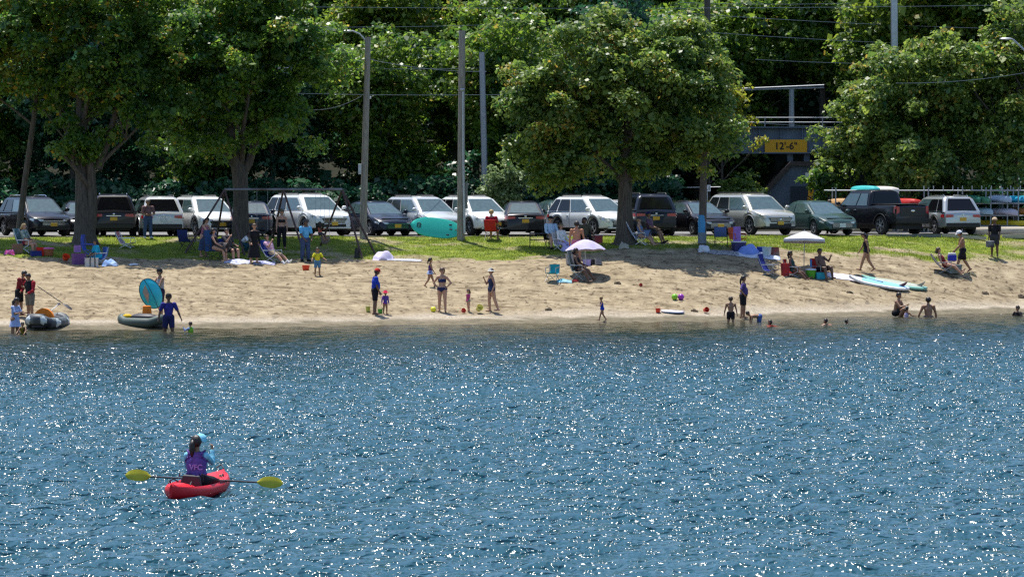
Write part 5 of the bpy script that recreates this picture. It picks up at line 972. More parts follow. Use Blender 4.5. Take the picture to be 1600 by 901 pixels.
sitter('woman in a denim dress reading in the white reclining chair', c, 75, .30, 1.64, 'sit', skin='light', hair=('blond', 'short'), wear=[('tank', ('denim_pale', (.14, .20, .34))), ('skirt', ('denim_pale', (.14, .20, .34)), .2), ('cap', DGR)], sex='f', legL=(85, 8, 28, 2), legR=(80, 8, 34, 2))
c = w(1018, 378); chair('dark chair behind the woman in denim, under the maple', c, 75, fab('black', (.02, .02, .02)), h=.36, frame=darkframe)
sitter('man in a faded purple t-shirt sitting behind the woman in denim', c, 75, .36, 1.74, 'sit', skin='tan', hair=('dark', 'short'), wear=[('tshirt', ('faded_purple', (.16, .09, .15))), ('shorts', DGR), ('cap', NVY), ('shoes', BLK)], legL=(85, 8, 22, 2), legR=(80, 8, 20, 2))
# umbrella, woman in folding chair
c = w(905, 439); chair('grey folding chair with a towel over its back, in front of the purple umbrella', c, 72, fab('grey_green', (.20, .25, .24)), h=.36, back=.85, recline=14)
sitter('dark-haired woman in a black swimsuit sitting in the grey chair below the umbrella', c, 72, .36, 1.68, 'sit', skin='brown', hair=('dark', 'bob'), wear=[('onepiece', BLK)], sex='f', legL=(76, 8, 34, 2), legR=(68, 10, 20, 2))
chair('small teal camp chair standing empty on the sand', w(863, 441), -20, TEALF, h=.32, back=.36, recline=10, w=.40)
chair('empty navy blue reclining beach chair on the right hand sand', w(1205, 431), 60, fab('deep_blue', (.02, .035, .22)), h=.22, back=.72, recline=24)
chair('empty blue camp chair on the lawn beside the tagged pole', w(1127, 385), 170, fab('slate', (.07, .12, .28)), h=.42, back=.42, frame=darkframe)
chair('orange-framed camp chair with a purple towel over its back', w(1153, 388), 30, fab('orange', (.55, .10, .03)), h=.42, back=.5, frame=mat('orange_frame', (.55, .10, .03), .5))
c = w(1241, 432); chair('low red beach chair under the woman below the white umbrella', c, 70, REDF, h=.20, back=.58, recline=20)
sitter('woman reading in the low red chair below the white umbrella', c, 70, .20, 1.62, 'lounge', skin='brown', hair=('dark', 'pony'), wear=[('onepiece', ('teal_black', (.03, .08, .08)))], sex='f', lean=-12)
c = w(1284, 432); chair('low red beach chair under the bearded shirtless man, right of the green tub', c, 40, REDF, h=.24, back=.58, recline=20)
sitter('heavy shirtless man in the right hand red beach chair', c, 40, .24, 1.76, 'sit', skin='brown', hair=('dark', 'short'), wear=[('trunks', BLK)], belly=1.6, legL=(98, 14, 10, 2), legR=(95, 10, 12, 2), armL=(60, 10, 140, -10), head=(5, 0))
c = w(1479, 428); chair('grey reclining chair behind the grey-green crate', c, 80, fab('plum_grey', (.10, .08, .11)), h=.24, back=.72, recline=38)
sitter('sunbather reclining with legs stretched out in the grey chair', c, 80, .24, 1.66, 'lounge', skin='light', hair=('brown', 'bob'), wear=[('onepiece', ('dark_red', (.20, .03, .03))), ('glasses', BLK)], sex='f', legL=(86, 6, 50, 2), legR=(80, 6, 44, 2))
# ---------------------------------------------------------------- umbrellas
def umbrella(label, base, top, rad, drop, c, ribs, tilt, vale=0, poly=False, ex=1.7, fabc=None, pole_m=framem, name='beach_umbrella'):
    root = empty(name, base, 0, label, 'umbrella'); b = Vector(base); v = Vector(top) - b; MB().tube([(0, 0, -.2), v * 1.0], .018, n=8).build('pole', pole_m, root)
    rings = []; n = ribs * 4
    for i in range(7):
        t = i / 6
        if poly: rings.append([Vector((math.cos(2 * math.pi * k / n) * rad * t * q_, math.sin(2 * math.pi * k / n) * rad * t * q_, -drop * t ** ex)) for k in range(n) for q_ in (math.cos(math.pi / ribs) / math.cos(((2 * math.pi * k / n + 0) % (2 * math.pi / ribs)) - math.pi / ribs),)]); continue
        rings.append([Vector((math.cos(2 * math.pi * k / n) * rad * t * (1 - .03 * (k % 4 == 2) * t), math.sin(2 * math.pi * k / n) * rad * t * (1 - .03 * (k % 4 == 2) * t), -drop * t ** 1.7 - .035 * (1 - abs(math.cos(math.pi * k / 4))) * t)) for k in range(n)])
    if vale: rings.append([p + Vector((0, 0, -vale)) for p in rings[-1]])
    mb = MB(); mb.loft(rings, cap=False); o = mb.build('canopy', c, root, loc=v, rot=tilt, smooth=25); so = o.modifiers.new('thickness', 'SOLIDIFY'); so.thickness = .01
    for k in range(ribs):
        a = 2 * math.pi * k / ribs; MB().tube([(0, 0, -.03), (math.cos(a) * rad * .5, math.sin(a) * rad * .5, -drop * .33 - .035), (math.cos(a) * rad * .98, math.sin(a) * rad * .98, -drop - .03)], .008, n=4).build('rib', framem, root, loc=v, rot=tilt)
    MB().ell((0, 0, .02), (.02, .02, .05)).build('finial', framem, root, loc=v); return root
b = w(915, 431); umbrella('purple beach umbrella above the dark-haired woman on the sand', b, at(914, 374, b.y), .82, .42, fab('lilac', (.42, .38, .60), (.56, .52, .70), 2.5), 8, (R(-4), R(-2), 0), pole_m=whiteframe)
b = w(1256, 420); umbrella('white square beach umbrella above the two red chairs', b, at(1257, 361, b.y), .98, .36, fab('cream', (.55, .55, .60)), 6, (R(-4), R(3), R(25)), vale=.10, poly=True, ex=1.08)
# ---------------------------------------------------------------- boards and boats
def board_mesh(L, W, T, nose=2.2, tail=3.5, rock=.12):
    mb = MB(); rings = []
    for t in np.linspace(-1, 1, 27):
        ex = nose if t > 0 else tail; wv = W / 2 * max(.03, (1 - abs(t) ** ex) ** .75); z = rock * max(0, t - .4) ** 2 * 2.7
        rings.append([Vector((t * L / 2, y * wv, z + zz * T)) for y, zz in ((0, -.5), (.7, -.5), (.95, -.35), (1, 0), (.95, .35), (.7, .5), (0, .5), (-.7, .5), (-.95, .35), (-1, 0), (-.95, -.35), (-.7, -.5))])
    mb.loft(rings); return mb
teal = mat('board_turquoise', (.03, .52, .42), .35, var=.04); rail_w = mat('board_rail_white', (.60, .68, .66), .4)
A = at(645, 357, 163.4); B = at(721, 366, 163.2); A.z = gz(A.x, A.y) + .62; B.z = gz(B.x, B.y) + .36; ctr = (A + B) / 2; xx = (A - B).normalized(); yy = Vector((0, .35, 1)); yy = (yy - xx * yy.dot(xx)).normalized(); zz = xx.cross(yy)
root = empty('paddleboard', ctr, 0, 'turquoise paddleboard lying on its side against the bare wooden pole', 'paddleboard', rot=Matrix((xx, yy, zz)).transposed().to_euler())
board_mesh(2.3, .88, .12, 3.6, 2.8, .0).build('board', teal, root, smooth=50)
sgn = 1 if (Matrix((xx, yy, zz)).transposed() @ Vector((0, 0, 1))).y < 0 else -1
for (x, y) in ((-.55, .20), (-.60, -.0), (-.85, -.0), (-.50, -.26)): MB().box((x, y, sgn * .06), (.12 if x != -.85 else .16, .06 if x != -.85 else .035, .02)).build('fin_box', blackp, root, bevel=.008)
lg = MB(); lg.tube([(.70, .06, sgn * .062), (.78, .13, sgn * .062), (.86, .09, sgn * .062), (.86, -.05, sgn * .062), (.78, -.12, sgn * .062), (.70, -.07, sgn * .062), (.70, .06, sgn * .062)], .016, n=5).tube([(.74, .08, sgn * .062), (.74, -.09, sgn * .062)], .014, n=5).tube([(.82, .09, sgn * .062), (.82, -.09, sgn * .062)], .014, n=5).tube([(.74, 0, sgn * .062), (.82, 0, sgn * .062)], .014, n=5); lg.build('emblem', blackp, root)
def sup(label, px0, py0, px1, py1, L, W, m, finm, name='paddleboard', dz=.08, deck=None):
    A, B = w(px0, py0), w(px1, py1); A.z += dz; B.z += dz; d = (A - B); c = (A + B) / 2; r = (d.to_track_quat('X', 'Z').to_matrix() @ Euler((R(-16), 0, 0)).to_matrix()).to_euler(); root = empty(name, c, 0, label, 'paddleboard', rot=r)
    L = d.length; board_mesh(L, W, .12, 2.4, 3.5, .10).build('board', m, root, smooth=50)
    MB().loft([[Vector((-L / 2 + .25 - .18 * t + .06 * t * t, s * .012, .05 + .26 * t)) for s in (-1, 1)] + [Vector((-L / 2 + .50 - .36 * t + .0 * t, s * .012, .05 + .26 * t)) for s in (1, -1)] for t in (0, .35, .7, 1)]).build('fin', finm, root, smooth=60)
    if deck: o = board_mesh(L * .9, W * .7, .01, 2.4, 3.5, .0); o.build('deck_panel', deck, root, loc=(0, 0, .064))
    return root
sup('white and blue paddleboard lying upside down on the sand, dark fin up', 1326, 438, 1421, 455, 2.6, .74, mat('board_white', (.70, .72, .75), .35), mat('fin_maroon', (.10, .03, .05), .4), deck=mat('board_blue', (.25, .55, .80), .35))
sup('green edged paddleboard behind the white one, pale fin up', 1345, 436, 1449, 454, 2.7, .70, mat('board_green', (.22, .48, .40), .35), mat('fin_pale', (.35, .33, .28), .4), dz=.06, deck=mat('board_sand', (.42, .44, .36), .4))
def paddle(label, a, b, blade, shaftm, double=True, bw=.09, bl=.24, name='paddle', nrm=(0, -1, .3)):
    a, b = Vector(a), Vector(b); c = (a + b) / 2; d = (b - a).normalized(); L = (b - a).length; n = Vector(nrm); n = (n - d * n.dot(d)).normalized(); y = n.cross(d)
    root = empty(name, c, 0, label, 'paddle', rot=Matrix((d, y, n)).transposed().to_euler()); MB().tube([(-L / 2 + bl * 1.6, 0, 0), (L / 2 - (bl * 1.6 if double else 0), 0, 0)], .016, n=8).build('shaft', shaftm, root)
    for s in ((-1, 1) if double else (-1,)):
        rings = []
        for t in np.linspace(0, 1, 13):
            wv = bw * max(.015, 1 - abs((t - .53) / .475) ** 2.3) ** .55; x = s * (L / 2 - bl * 2 * (1 - t)); cv = .02 * math.sin(t * 3.1); rings.append([Vector((x, k * wv * (1 if k > 0 else .8), cv + zz)) for k, zz in ((-1, .0), (-.5, .008), (0, .015), (.5, .008), (1, 0), (.5, -.006), (0, -.009), (-.5, -.006))])
        MB().loft(rings).build('blade', blade, root, smooth=60)
    return root
paddle('thin single paddle lying across the two upturned boards', w(1333, 436) + Vector((0, .1, .18)), w(1380, 447) + Vector((0, 0, .2)), plasticm, plasticm, double=False)
# body board, balls, buckets
p = w(1051, 489); r = empty('bodyboard', p + Vector((0, 0, .05)), 0, 'white bodyboard with a blue underside at the edge of the water', 'bodyboard', rot=(R(6), R(3), R(-12))); board_mesh(.92, .48, .05, 3, 6, .0).build('deck', mat('bb_white', (.62, .58, .66), .4), r); board_mesh(.93, .49, .03, 3, 6, .0).build('underside', mat('bb_blue', (.03, .16, .30), .4), r, loc=(0, 0, -.035))
for px, c_, l in ((1054, (.22, .55, .02), 'lime green beach ball lying beside the purple one'), (1064, (.32, .03, .42), 'purple beach ball lying beside the green one')):
    p = w(px, 470); mb = MB(); mb.ell((0, 0, .12), .125, 18, 12); mb.build('beach_ball', mat('ball_' + l[:4], c_, .3, var=.1), None, loc=p, label=l, cat='ball', smooth=80)
def bucket(label, px, py, c_, r=.10, h=.17, tip=0, cat='bucket', handle=True):
    p = w(px, py); root = empty('bucket', p + Vector((0, 0, r * .9 if tip else 0)), 0, label, cat, rot=(R(tip), 0, R(30))); m = mat('plastic_%02d%02d%02d' % tuple(int(v * 99) for v in c_), c_, .4, var=.05)
    MB().lathe([(0, .01), (r * .72, .0), (r * .78, .01), (r, h), (r * 1.06, h), (r * 1.06, h - .015), (r * .96, h - .012), (r * .74, .02), (0, .02)], 18).build('tub', m, root)
    if handle: MB().tube([(r * math.cos(t), 0, h + r * .9 * math.sin(t)) for t in np.linspace(0, math.pi, 9)], .005, n=5).build('handle', m, root)
bucket('red bucket left of the bodyboard', 1028, 489, (.62, .03, .01)); bucket('red bucket lying right of the bodyboard', 1101, 488, (.60, .04, .02), tip=80); bucket('small red bucket between the toddler in pink and the woman in navy', 723, 488, (.60, .04, .02), r=.09, h=.09, tip=70)
bucket('pale yellow bucket right of the toddler in pink', 747, 488, (.72, .66, .18), r=.13, h=.2, tip=60); bucket('green bucket between the man in blue and the toddler', 594, 489, (.08, .42, .05)); bucket('yellow-green bucket behind the feet of the man in blue', 575, 487, (.45, .50, .08), r=.09, h=.2)
bucket('bright red bucket beside the small boy in yellow', 478, 423, (.75, .06, .02), r=.16, h=.22, handle=False); bucket('orange-red bucket on the sand below the leaning tree', 102, 409, (.72, .07, .02), r=.15, h=.18, tip=40); bucket('tiny red scoop bucket on the open sand', 1000, 447, (.45, .04, .02), r=.07, h=.08, tip=80)
MB().ell((0, 0, .10), .11, 16, 10).build('yellow_ball', mat('ball_yellow', (.80, .72, .03), .4), None, loc=w(677, 487), label='small yellow ball beside the woman in the navy bikini', cat='ball')
# tubs, bags, coolers
def tub(label, px, py, m, r0, r1, h, name, cat, lid=None, n=20, sq=False, rz=20):
    p = w(px, py); root = empty(name, p, R(rz), label, cat); pr = [(0, .01), (r0, 0), (r1, h), (r1 * 1.05, h), (r1 * 1.05, h - .02), (r1 * .96, h - .02), (r0 * .95, .03), (0, .03)]
    if sq: MB().loft([[Vector((a * q, b_ * q * .7, z)) for a, b_ in ((-1, -1), (1, -1), (1, 1), (-1, 1))] for q, z in ((r0, 0), (r1, h), (r1 * 1.06, h), (r1 * 1.06, h + .02))]).build('tub', m, root, bevel=.015)
    else: MB().lathe(pr, n).build('tub', m, root)
    if lid:
        if sq: MB().box((0, 0, h + .045), (r1 * 2.1, r1 * 1.5, .05)).build('lid', lid, root, bevel=.012)
        else: MB().lathe([(0, h + .05), (r1 * .9, h + .04), (r1 * 1.06, h), (r1 * 1.06, h - .02)], n).build('lid', lid, root)
    return root
tub('green round tub between the two red chairs', 1267, 433, fab('green_tub', (.10, .36, .03)), .17, .22, .34, 'round_tub', 'tub', lid=mat('lid_pale', (.50, .56, .62), .5))
tub('cyan bag beside the green tub', 1281, 434, fab('cyan', (.03, .34, .46)), .18, .20, .26, 'beach_bag', 'bag', sq=True)
tub('grey-green crate in front of the reclining sunbather', 1490, 429, mat('crate', (.15, .19, .18), .6), .26, .29, .30, 'crate', 'crate', lid=mat('crate_lid', (.22, .27, .25), .6), sq=True)
tub('red striped bag hanging behind the left red chair', 1227, 432, fab('red_stripes', (.48, .03, .03), (.22, .03, .04), 6), .14, .16, .5, 'striped_bag', 'bag', sq=True)
tub('blue thermos bottle standing on the green tub', 1267, 431, mat('bottle_blue', (.02, .16, .42), .3), .045, .045, .28, 'bottle', 'bottle', lid=mat('bottle_lid', (.02, .08, .3), .4)).location.z += .38
tub('white canvas bag with dark straps beside the turquoise towel', 143, 417, fab('canvas', (.58, .55, .52)), .24, .24, .34, 'canvas_bag', 'bag', sq=True)
for dx in (-.1, .1): MB().tube([(dx, -.175, .02), (dx, -.18, .3), (dx * .8, -.17, .44), (dx * .8, .1, .44), (dx, .15, .3)], .02, n=5).build('strap', plasticm, bpy.data.objects['canvas_bag'])
tub('brown paper bag left of the printed chair', 27, 395, mat('kraft', (.22, .12, .07), .8), .2, .2, .36, 'paper_bag', 'bag', sq=True)
tub('red bag right of the printed chair', 66, 398, fab('bright_red', (.65, .03, .02)), .20, .24, .34, 'red_bag', 'bag')
tub('orange-brown woven basket with pink contents', 75, 399, fab('basket_brown', (.30, .10, .04), (.40, .14, .06), 30), .20, .25, .30, 'basket', 'basket', lid=fab('pink_towel', (.55, .14, .34)))
tub('dark blue bag on the sand behind the red bag', 56, 399, fab('dark_blue_bag', (.02, .03, .16)), .22, .2, .2, 'dark_bag', 'bag', sq=True)
tub('violet patterned beach bag at the foot of the forked tree', 123, 413, fab('violet', (.22, .10, .30), (.12, .05, .16), 12), .24, .26, .42, 'violet_bag', 'bag', sq=True)
tub('mauve bag on top of the violet one', 121, 411, fab('mauve', (.30, .16, .42)), .13, .12, .26, 'mauve_bag', 'bag', sq=True).location.z += .44
tub('navy blue cooler under the orange-framed chair', 1154, 392, mat('cooler_navy', (.02, .02, .10), .5), .24, .26, .34, 'cooler', 'cooler', lid=mat('cooler_lid', (.60, .62, .66), .5), sq=True)
tub('blue cooler bag behind the white basket', 1189, 394, fab('cooler_blue', (.03, .06, .34)), .14, .15, .22, 'cooler_bag', 'bag', sq=True)
tub('white and teal striped bucket bag beside the rattan ball', 1198, 400, fab('teal_white', (.40, .56, .58), (.65, .70, .72), 5), .16, .2, .36, 'bucket_bag', 'bag')
tub('red and grey backpack right of the striped bucket bag', 1211, 399, fab('grey_red', (.28, .04, .04), (.20, .20, .18), 3), .2, .16, .38, 'backpack', 'bag')
tub('pink and white cooler behind the shirtless man', 933, 380, mat('cooler_red', (.45, .05, .06), .5), .2, .2, .3, 'red_cooler', 'cooler', lid=mat('cooler_white', (.6, .5, .5), .5), sq=True)
tub('pale bag on the sand left of the purple umbrella', 890, 414, fab('pale_grey', (.40, .38, .38)), .14, .17, .42, 'pale_bag', 'bag')
tub('lilac pail beside the umbrella pole', 917, 415, fab('lilac_pail', (.45, .36, .66)), .15, .17, .26, 'pail', 'bucket')
tub('grey duffel bag right of the umbrella pole', 934, 414, fab('grey_duffel', (.20, .19, .19)), .2, .12, .28, 'duffel_bag', 'bag'); tub('small black bag between the pail and the grey duffel bag', 927, 414, fab('black', (.02, .02, .02)), .16, .1, .2, 'black_bag', 'bag')
tub('black waste boot-shaped bin below the swing set legs', 558, 404, plasticm, .12, .09, .42, 'black_bin', 'bin')
def heap(label, px, py, c, rx, ry, h, name='towel', cat='towel', seed=1, c2=None, scale=4):
    p = w(px, py); rs = np.random.RandomState(seed); n = 22; xs_ = np.linspace(-1, 1, n); X, Y = np.meshgrid(xs_, xs_); ph = rs.uniform(0, 6, 6)
    rr = np.sqrt(X ** 2 + Y ** 2); prof = np.clip(1 - rr ** 2.2, 0, 1) ** .6; Z = prof * h * (1 + .35 * np.sin(X * 4 + ph[0]) * np.cos(Y * 3 + ph[1]) + .06 * np.sin(X * 11 + ph[2])) + .012
    XX = X * rx; YY = Y * ry; Z0 = full_z(XX + p.x, YY + p.y) - p.z; idx = np.arange(n * n).reshape(n, n)
    me = npmesh(name, np.stack([XX, YY, Z + Z0 + .01], -1).reshape(-1, 3), np.stack([idx[:-1, :-1], idx[:-1, 1:], idx[1:, 1:], idx[1:, :-1]], -1).reshape(-1, 4)); me.polygons.foreach_set('use_smooth', np.ones(len(me.polygons), bool))
    o = link(name, me, fab('heap_' + label[:12].replace(' ', '_'), c, c2, scale), None, p); so = o.modifiers.new('thickness', 'SOLIDIFY'); so.thickness = .015; return tag(o, label, cat)
heap('crumpled lilac-white towel heap below the right legs of the swing set', 599, 406, (.55, .50, .66), .44, .36, .28, seed=3)
heap('white picnic blanket spread on the sand beside the towel heap', 632, 408, (.40, .40, .43), .70, .22, .0, 'picnic_blanket', 'blanket', seed=4)
heap('blue and white patterned blanket under the seated group', 372, 411, (.25, .28, .55), .55, .5, .06, 'picnic_blanket', 'blanket', seed=5, c2=(.7, .7, .72), scale=9)
heap('blue patterned blanket left of the reclining person', 413, 413, (.08, .10, .34), .45, .35, .03, 'picnic_blanket', 'blanket', seed=6, c2=(.6, .6, .68), scale=9)
heap('periwinkle blue towel heap in front of the navy cooler', 1170, 395, (.18, .28, .66), .45, .4, .27, seed=7)
heap('pale blanket below the blue towel heap', 1183, 398, (.50, .55, .68), .95, .45, .02, 'picnic_blanket', 'blanket', seed=8)
heap('dark checked picnic blanket right of the tagged pole', 1128, 395, (.05, .05, .09), .75, .4, .03, 'picnic_blanket', 'blanket', seed=9, c2=(.5, .5, .5), scale=16)
heap('white round laundry bag at the foot of the tagged pole', 1100, 392, (.60, .62, .66), .25, .25, .24, 'white_bag', 'bag', seed=10)
q_ = w(1151, 388); MB().loft([[Vector((x, y, z)) for x, y, z in ((-.17, 0, .12), (.17, 0, .12), (.15, .05, .92), (-.15, .05, .92))], [Vector((x, y, z)) for x, y, z in ((-.17, -.06, .10), (.17, -.07, .10), (.15, -.02, .93), (-.15, -.02, .93))]]).build('towel', fab('violet_towel', (.30, .16, .48)), None, loc=q_ + Vector((0, -.22, 0)), bevel=.02, label='violet towel draped over the orange-framed chair', cat='towel')
heap('blue striped towels rolled beside the turquoise person', 172, 416, (.06, .22, .62), .32, .25, .20, seed=12, c2=(.45, .55, .7))
heap('pale mat on the sand right of the shirtless man in the red chair', 1318, 433, (.60, .56, .66), .75, .35, .01, 'beach_mat', 'mat', seed=13)
heap('turquoise and white towel on the sand beside the teal chair', 882, 441, (.03, .30, .40), .30, .2, .06, seed=14, c2=(.4, .6, .7))
heap('red sandals under the grey folding chair', 899, 441, (.30, .03, .03), .14, .12, .07, 'sandals', 'shoes', seed=15)
heap('lavender towel lying before the woman in the straw hat', 891, 392, (.42, .38, .66), .4, .3, .22, seed=16)
heap('purple and pink toys on the grass at the left edge', 15, 396, (.30, .08, .40), .22, .2, .16, 'toys', 'toys', seed=17, c2=(.7, .08, .2), scale=8)
heap('white scrap of cloth on the shaded sand', 209, 413, (.6, .62, .66), .18, .2, .03, 'cloth', 'cloth', seed=18)
heap('small pile of sandals right of the grey-green crate', 1520, 430, (.12, .11, .07), .16, .14, .07, 'sandals', 'shoes', seed=19)
heap('pale rock at the foot of the maple trunk', 975, 387, (.35, .33, .26), .22, .2, .2, 'rock', 'rock', seed=20)
for i, (px, py) in enumerate(((857, 484), (1085, 486), (1596, 464), (1328, 457), (1540, 458), (965, 445))): heap('clump of dark washed-up seaweed on the sand', px, py, (.05, .035, .02), .14, .12, .06, 'seaweed', 'seaweed', seed=30 + i)['group'] = 'seaweed clumps on the sand'
# picnic table, blue deck chairs at the tree
p = w(843, 389); root = empty('picnic_table', p, 0, 'low black folding picnic table on the lawn', 'table'); MB().box((0, 0, .62), (.85, .5, .04)).build('table_top', darkframe, root, bevel=.01); MB().box((0, 0, .36), (.8, .4, .03)).build('shelf', darkframe, root)
for sx in (-.4, .4):
    for sy in (-.2, .2): MB().tube([(sx, sy, 0), (sx, sy, .62)], .022, n=6).build('leg', darkframe, root)
chair('blue upright deck chair at the foot of the forked tree', w(140, 403), 80, fab('violet_blue', (.07, .11, .46)), h=.36, back=.62, recline=5, w=.45, frame=mat('blue_frame', (.06, .10, .42), .5))
# cooler bag carried by the walking man
hp_ = hand(m25, 'L') if hand(m25, 'L').y < hand(m25, 'R').y else hand(m25, 'R'); root = empty('cooler_bag', hp_ - Vector((.05, 0, .42)), R(10), 'blue cooler bag with a white top carried by the walking man', 'bag')
MB().box((0, 0, .13), (.34, .26, .26)).build('bag', fab('cooler_royal', (.03, .04, .36)), root, bevel=.03); MB().box((0, 0, .30), (.30, .22, .10)).build('lid', fab('white', (.6, .6, .62)), root, bevel=.03); MB().tube([(-.13, 0, .32), (-.06, 0, .42), (.06, 0, .42), (.13, 0, .32)], .012, n=5).build('handle', plasticm, root)
p = w(1549, 402); root = empty('carried_bag', p + Vector((-.08, -.2, .42)), 0, 'grey and black bag held by the tall teenager', 'bag'); MB().box((0, 0, .14), (.36, .18, .28)).build('bag', fab('grey_black', (.25, .26, .27), (.02, .02, .02), 5), root, bevel=.04); MB().tube([(-.1, 0, .28), (0, 0, .46), (.1, 0, .28)], .01, n=5).build('handle', plasticm, root)
# ---------------------------------------------------------------- inflatable boats at the shore
def inflatable(label, loc, yaw, L, W, r, tube_m, inner_m, name='inflatable_boat', tilt=0, patches=()):
    root = empty(name, loc, 0, label, 'boat', rot=(0, R(tilt), R(yaw)))
    def outline(t): a = 2 * math.pi * t; c, s = math.cos(a), math.sin(a); return Vector((math.copysign(abs(c) ** .8, c) * (L / 2 - r), math.copysign(abs(s) ** .75, s) * (W / 2 - r) * (1 - .18 * c * (c > 0)), r + .14 * max(0, abs(c) - .55) ** 1.3 / .35))
    n = 44; mb = MB(); P_ = [outline(i / n) for i in range(n)]; rings = []
    for i in range(n + 1):
        p = P_[i % n]; t = (P_[(i + 1) % n] - P_[(i - 1) % n]).normalized(); z = Vector((0, 0, 1)); o = t.cross(z).normalized(); rings.append([p + o * math.cos(2 * math.pi * k / 12) * r + z * math.sin(2 * math.pi * k / 12) * r for k in range(12)])
    mb.loft(rings, cap=False); mb.build('side_tube', tube_m, root, smooth=70)
    for i in patches:
        pr = []
        for j in (i, i + 1, i + 2):
            p = P_[j % n]; t = (P_[(j + 1) % n] - P_[(j - 1) % n]).normalized(); z = Vector((0, 0, 1)); o = t.cross(z).normalized(); w_ = (35, 60, 20)[j - i]
            pr.append([p + (o * math.cos(R(a)) + z * math.sin(R(a))) * (r * q) for q, rng in ((1.02, np.linspace(-w_, w_, 6)), (.95, np.linspace(w_, -w_, 6))) for a in rng])
        MB().loft(pr).build('white_patch', mat('patch_white', (.55, .60, .60), .5), root, smooth=50)
    MB().loft([[Vector((p.x * .97, p.y * .97, z)) for p in P_] for z in (.04, r * 1.45)]).build('floor', inner_m, root)
    MB().tube([p + Vector((p.x * .09, p.y * .18, .05)) for p in P_] + [P_[0] + Vector((P_[0].x * .09, P_[0].y * .18, .05))], .010, n=5).build('grab_line', mat('rope', (.55, .55, .50), .8), root)
    return root
camo = mat('camouflage_vinyl', (.010, .013, .028), .6, scale=3.4, c2=(.16, .19, .19)); greyv = mat('grey_green_vinyl', (.045, .07, .06), .6, var=.15, scale=2); dkv = mat('dark_vinyl', (.02, .02, .03), .6)
orangef = fab('orange_seat', (.75, .20, .02)); yellowf = fab('yellow', (.62, .40, .02))
p = w(72, 513); b1 = inflatable('camouflage patterned inflatable boat with an orange seat back at the water edge', p + Vector((0, .55, .0)), 70, 2.3, 1.3, .195, camo, dkv, patches=(2, 14, 19, 24, 30, 36, 41))
MB().loft([[Vector((-.35 + o, math.cos(t) * .42, .30 + math.sin(t) * .42)) for t in np.linspace(0, math.pi, 13)] for o in (0, .09)]).build('seat_back', orangef, b1, smooth=50); MB().box((.3, 0, .32), (.35, .85, .22)).build('seat', dkv, b1, bevel=.05)
MB().box((-.75, .1, .42), (.5, .6, .22)).build('dark_pack', dkv, b1, bevel=.08)
paddle('white shafted paddle laid across the camouflage boat', w(73, 510) + Vector((-.05, -.05, .42)), w(93, 500) + Vector((.0, .2, .62)), dkv, whiteframe, double=True, bw=.07, bl=.16)
paddle('dark paddle with its blade sticking out to the right of the camouflage boat', w(112, 496) + Vector((0, .1, .28)), w(54, 496) + Vector((0, .9, 1.15)), dkv, dkv, double=False, bw=.10, bl=.22, nrm=(0, -.3, 1))
p = w(220, 512); b2 = inflatable('grey-green inflatable kayak loaded with dark gear under the turquoise sail', p + Vector((0, .5, .0)), 148, 2.1, 1.0, .175, greyv, dkv)
MB().ell((-.1, 0, .38), (.6, .3, .14)).build('gear_bag', dkv, b2); MB().box((-.15, -.1, .62), (.28, .26, .34), taper=.85).build('seat_bag', orangef, b2, bevel=.03); MB().ell((.65, .05, .38), (.2, .16, .1)).build('yellow_pouch', yellowf, b2); MB().ell((-.78, .05, .34), (.16, .2, .08)).build('yellow_strap', yellowf, b2)
# turquoise wind sail: a curved disc with a clear window, held by a thin batten
def sail():
    c = at(237, 459, w(236, 500).y - .3); root = empty('wind_sail', c, 0, 'round turquoise wind sail with a clear window standing above the grey boat', 'sail', rot=(R(8), R(-28), R(18)))
    rings = []; n = 32; rx, rz_ = .40, .60
    def pt(t, k): a = 2 * math.pi * k / n; return Vector((math.cos(a) * rx * t, .20 * (t ** 2) - .1, math.sin(a) * rz_ * t))
    mb = MB(); mb.loft([[pt(max(t, .02), k) for k in range(n)] for t in np.linspace(0, 1, 9)], cap=False); o = mb.build('sail_cloth', mat('sail_turquoise', (.02, .52, .62), .55, var=.05), root, smooth=80); so = o.modifiers.new('t', 'SOLIDIFY'); so.thickness = .006
    q = [(.08, .78), (.30, .40), (.30, -.42), (.12, .1)]; win = [Vector((-x * .95, .20 * ((x / rx) ** 2 * .6 + (z * .9) ** 2 * .4) - .118, z * rz_)) for x, z in q]
    MB().loft([win, [v - Vector((0, .006, 0)) for v in win]]).build('clear_window', mat('window_film', (.38, .33, .28), .15), root, smooth=0)
    MB().tube([pt(1, k) for k in range(n + 1)], .014, n=6, cap=False).build('rim', dkv, root); MB().tube([pt(1, 8) + Vector((0, -.01, 0)), Vector((0, -.125, .3)), Vector((0, -.125, -.3)), pt(1, 24), pt(1, 24) + Vector((0, .05, -.28))], .009, n=5).build('batten', dkv, root)
sail()
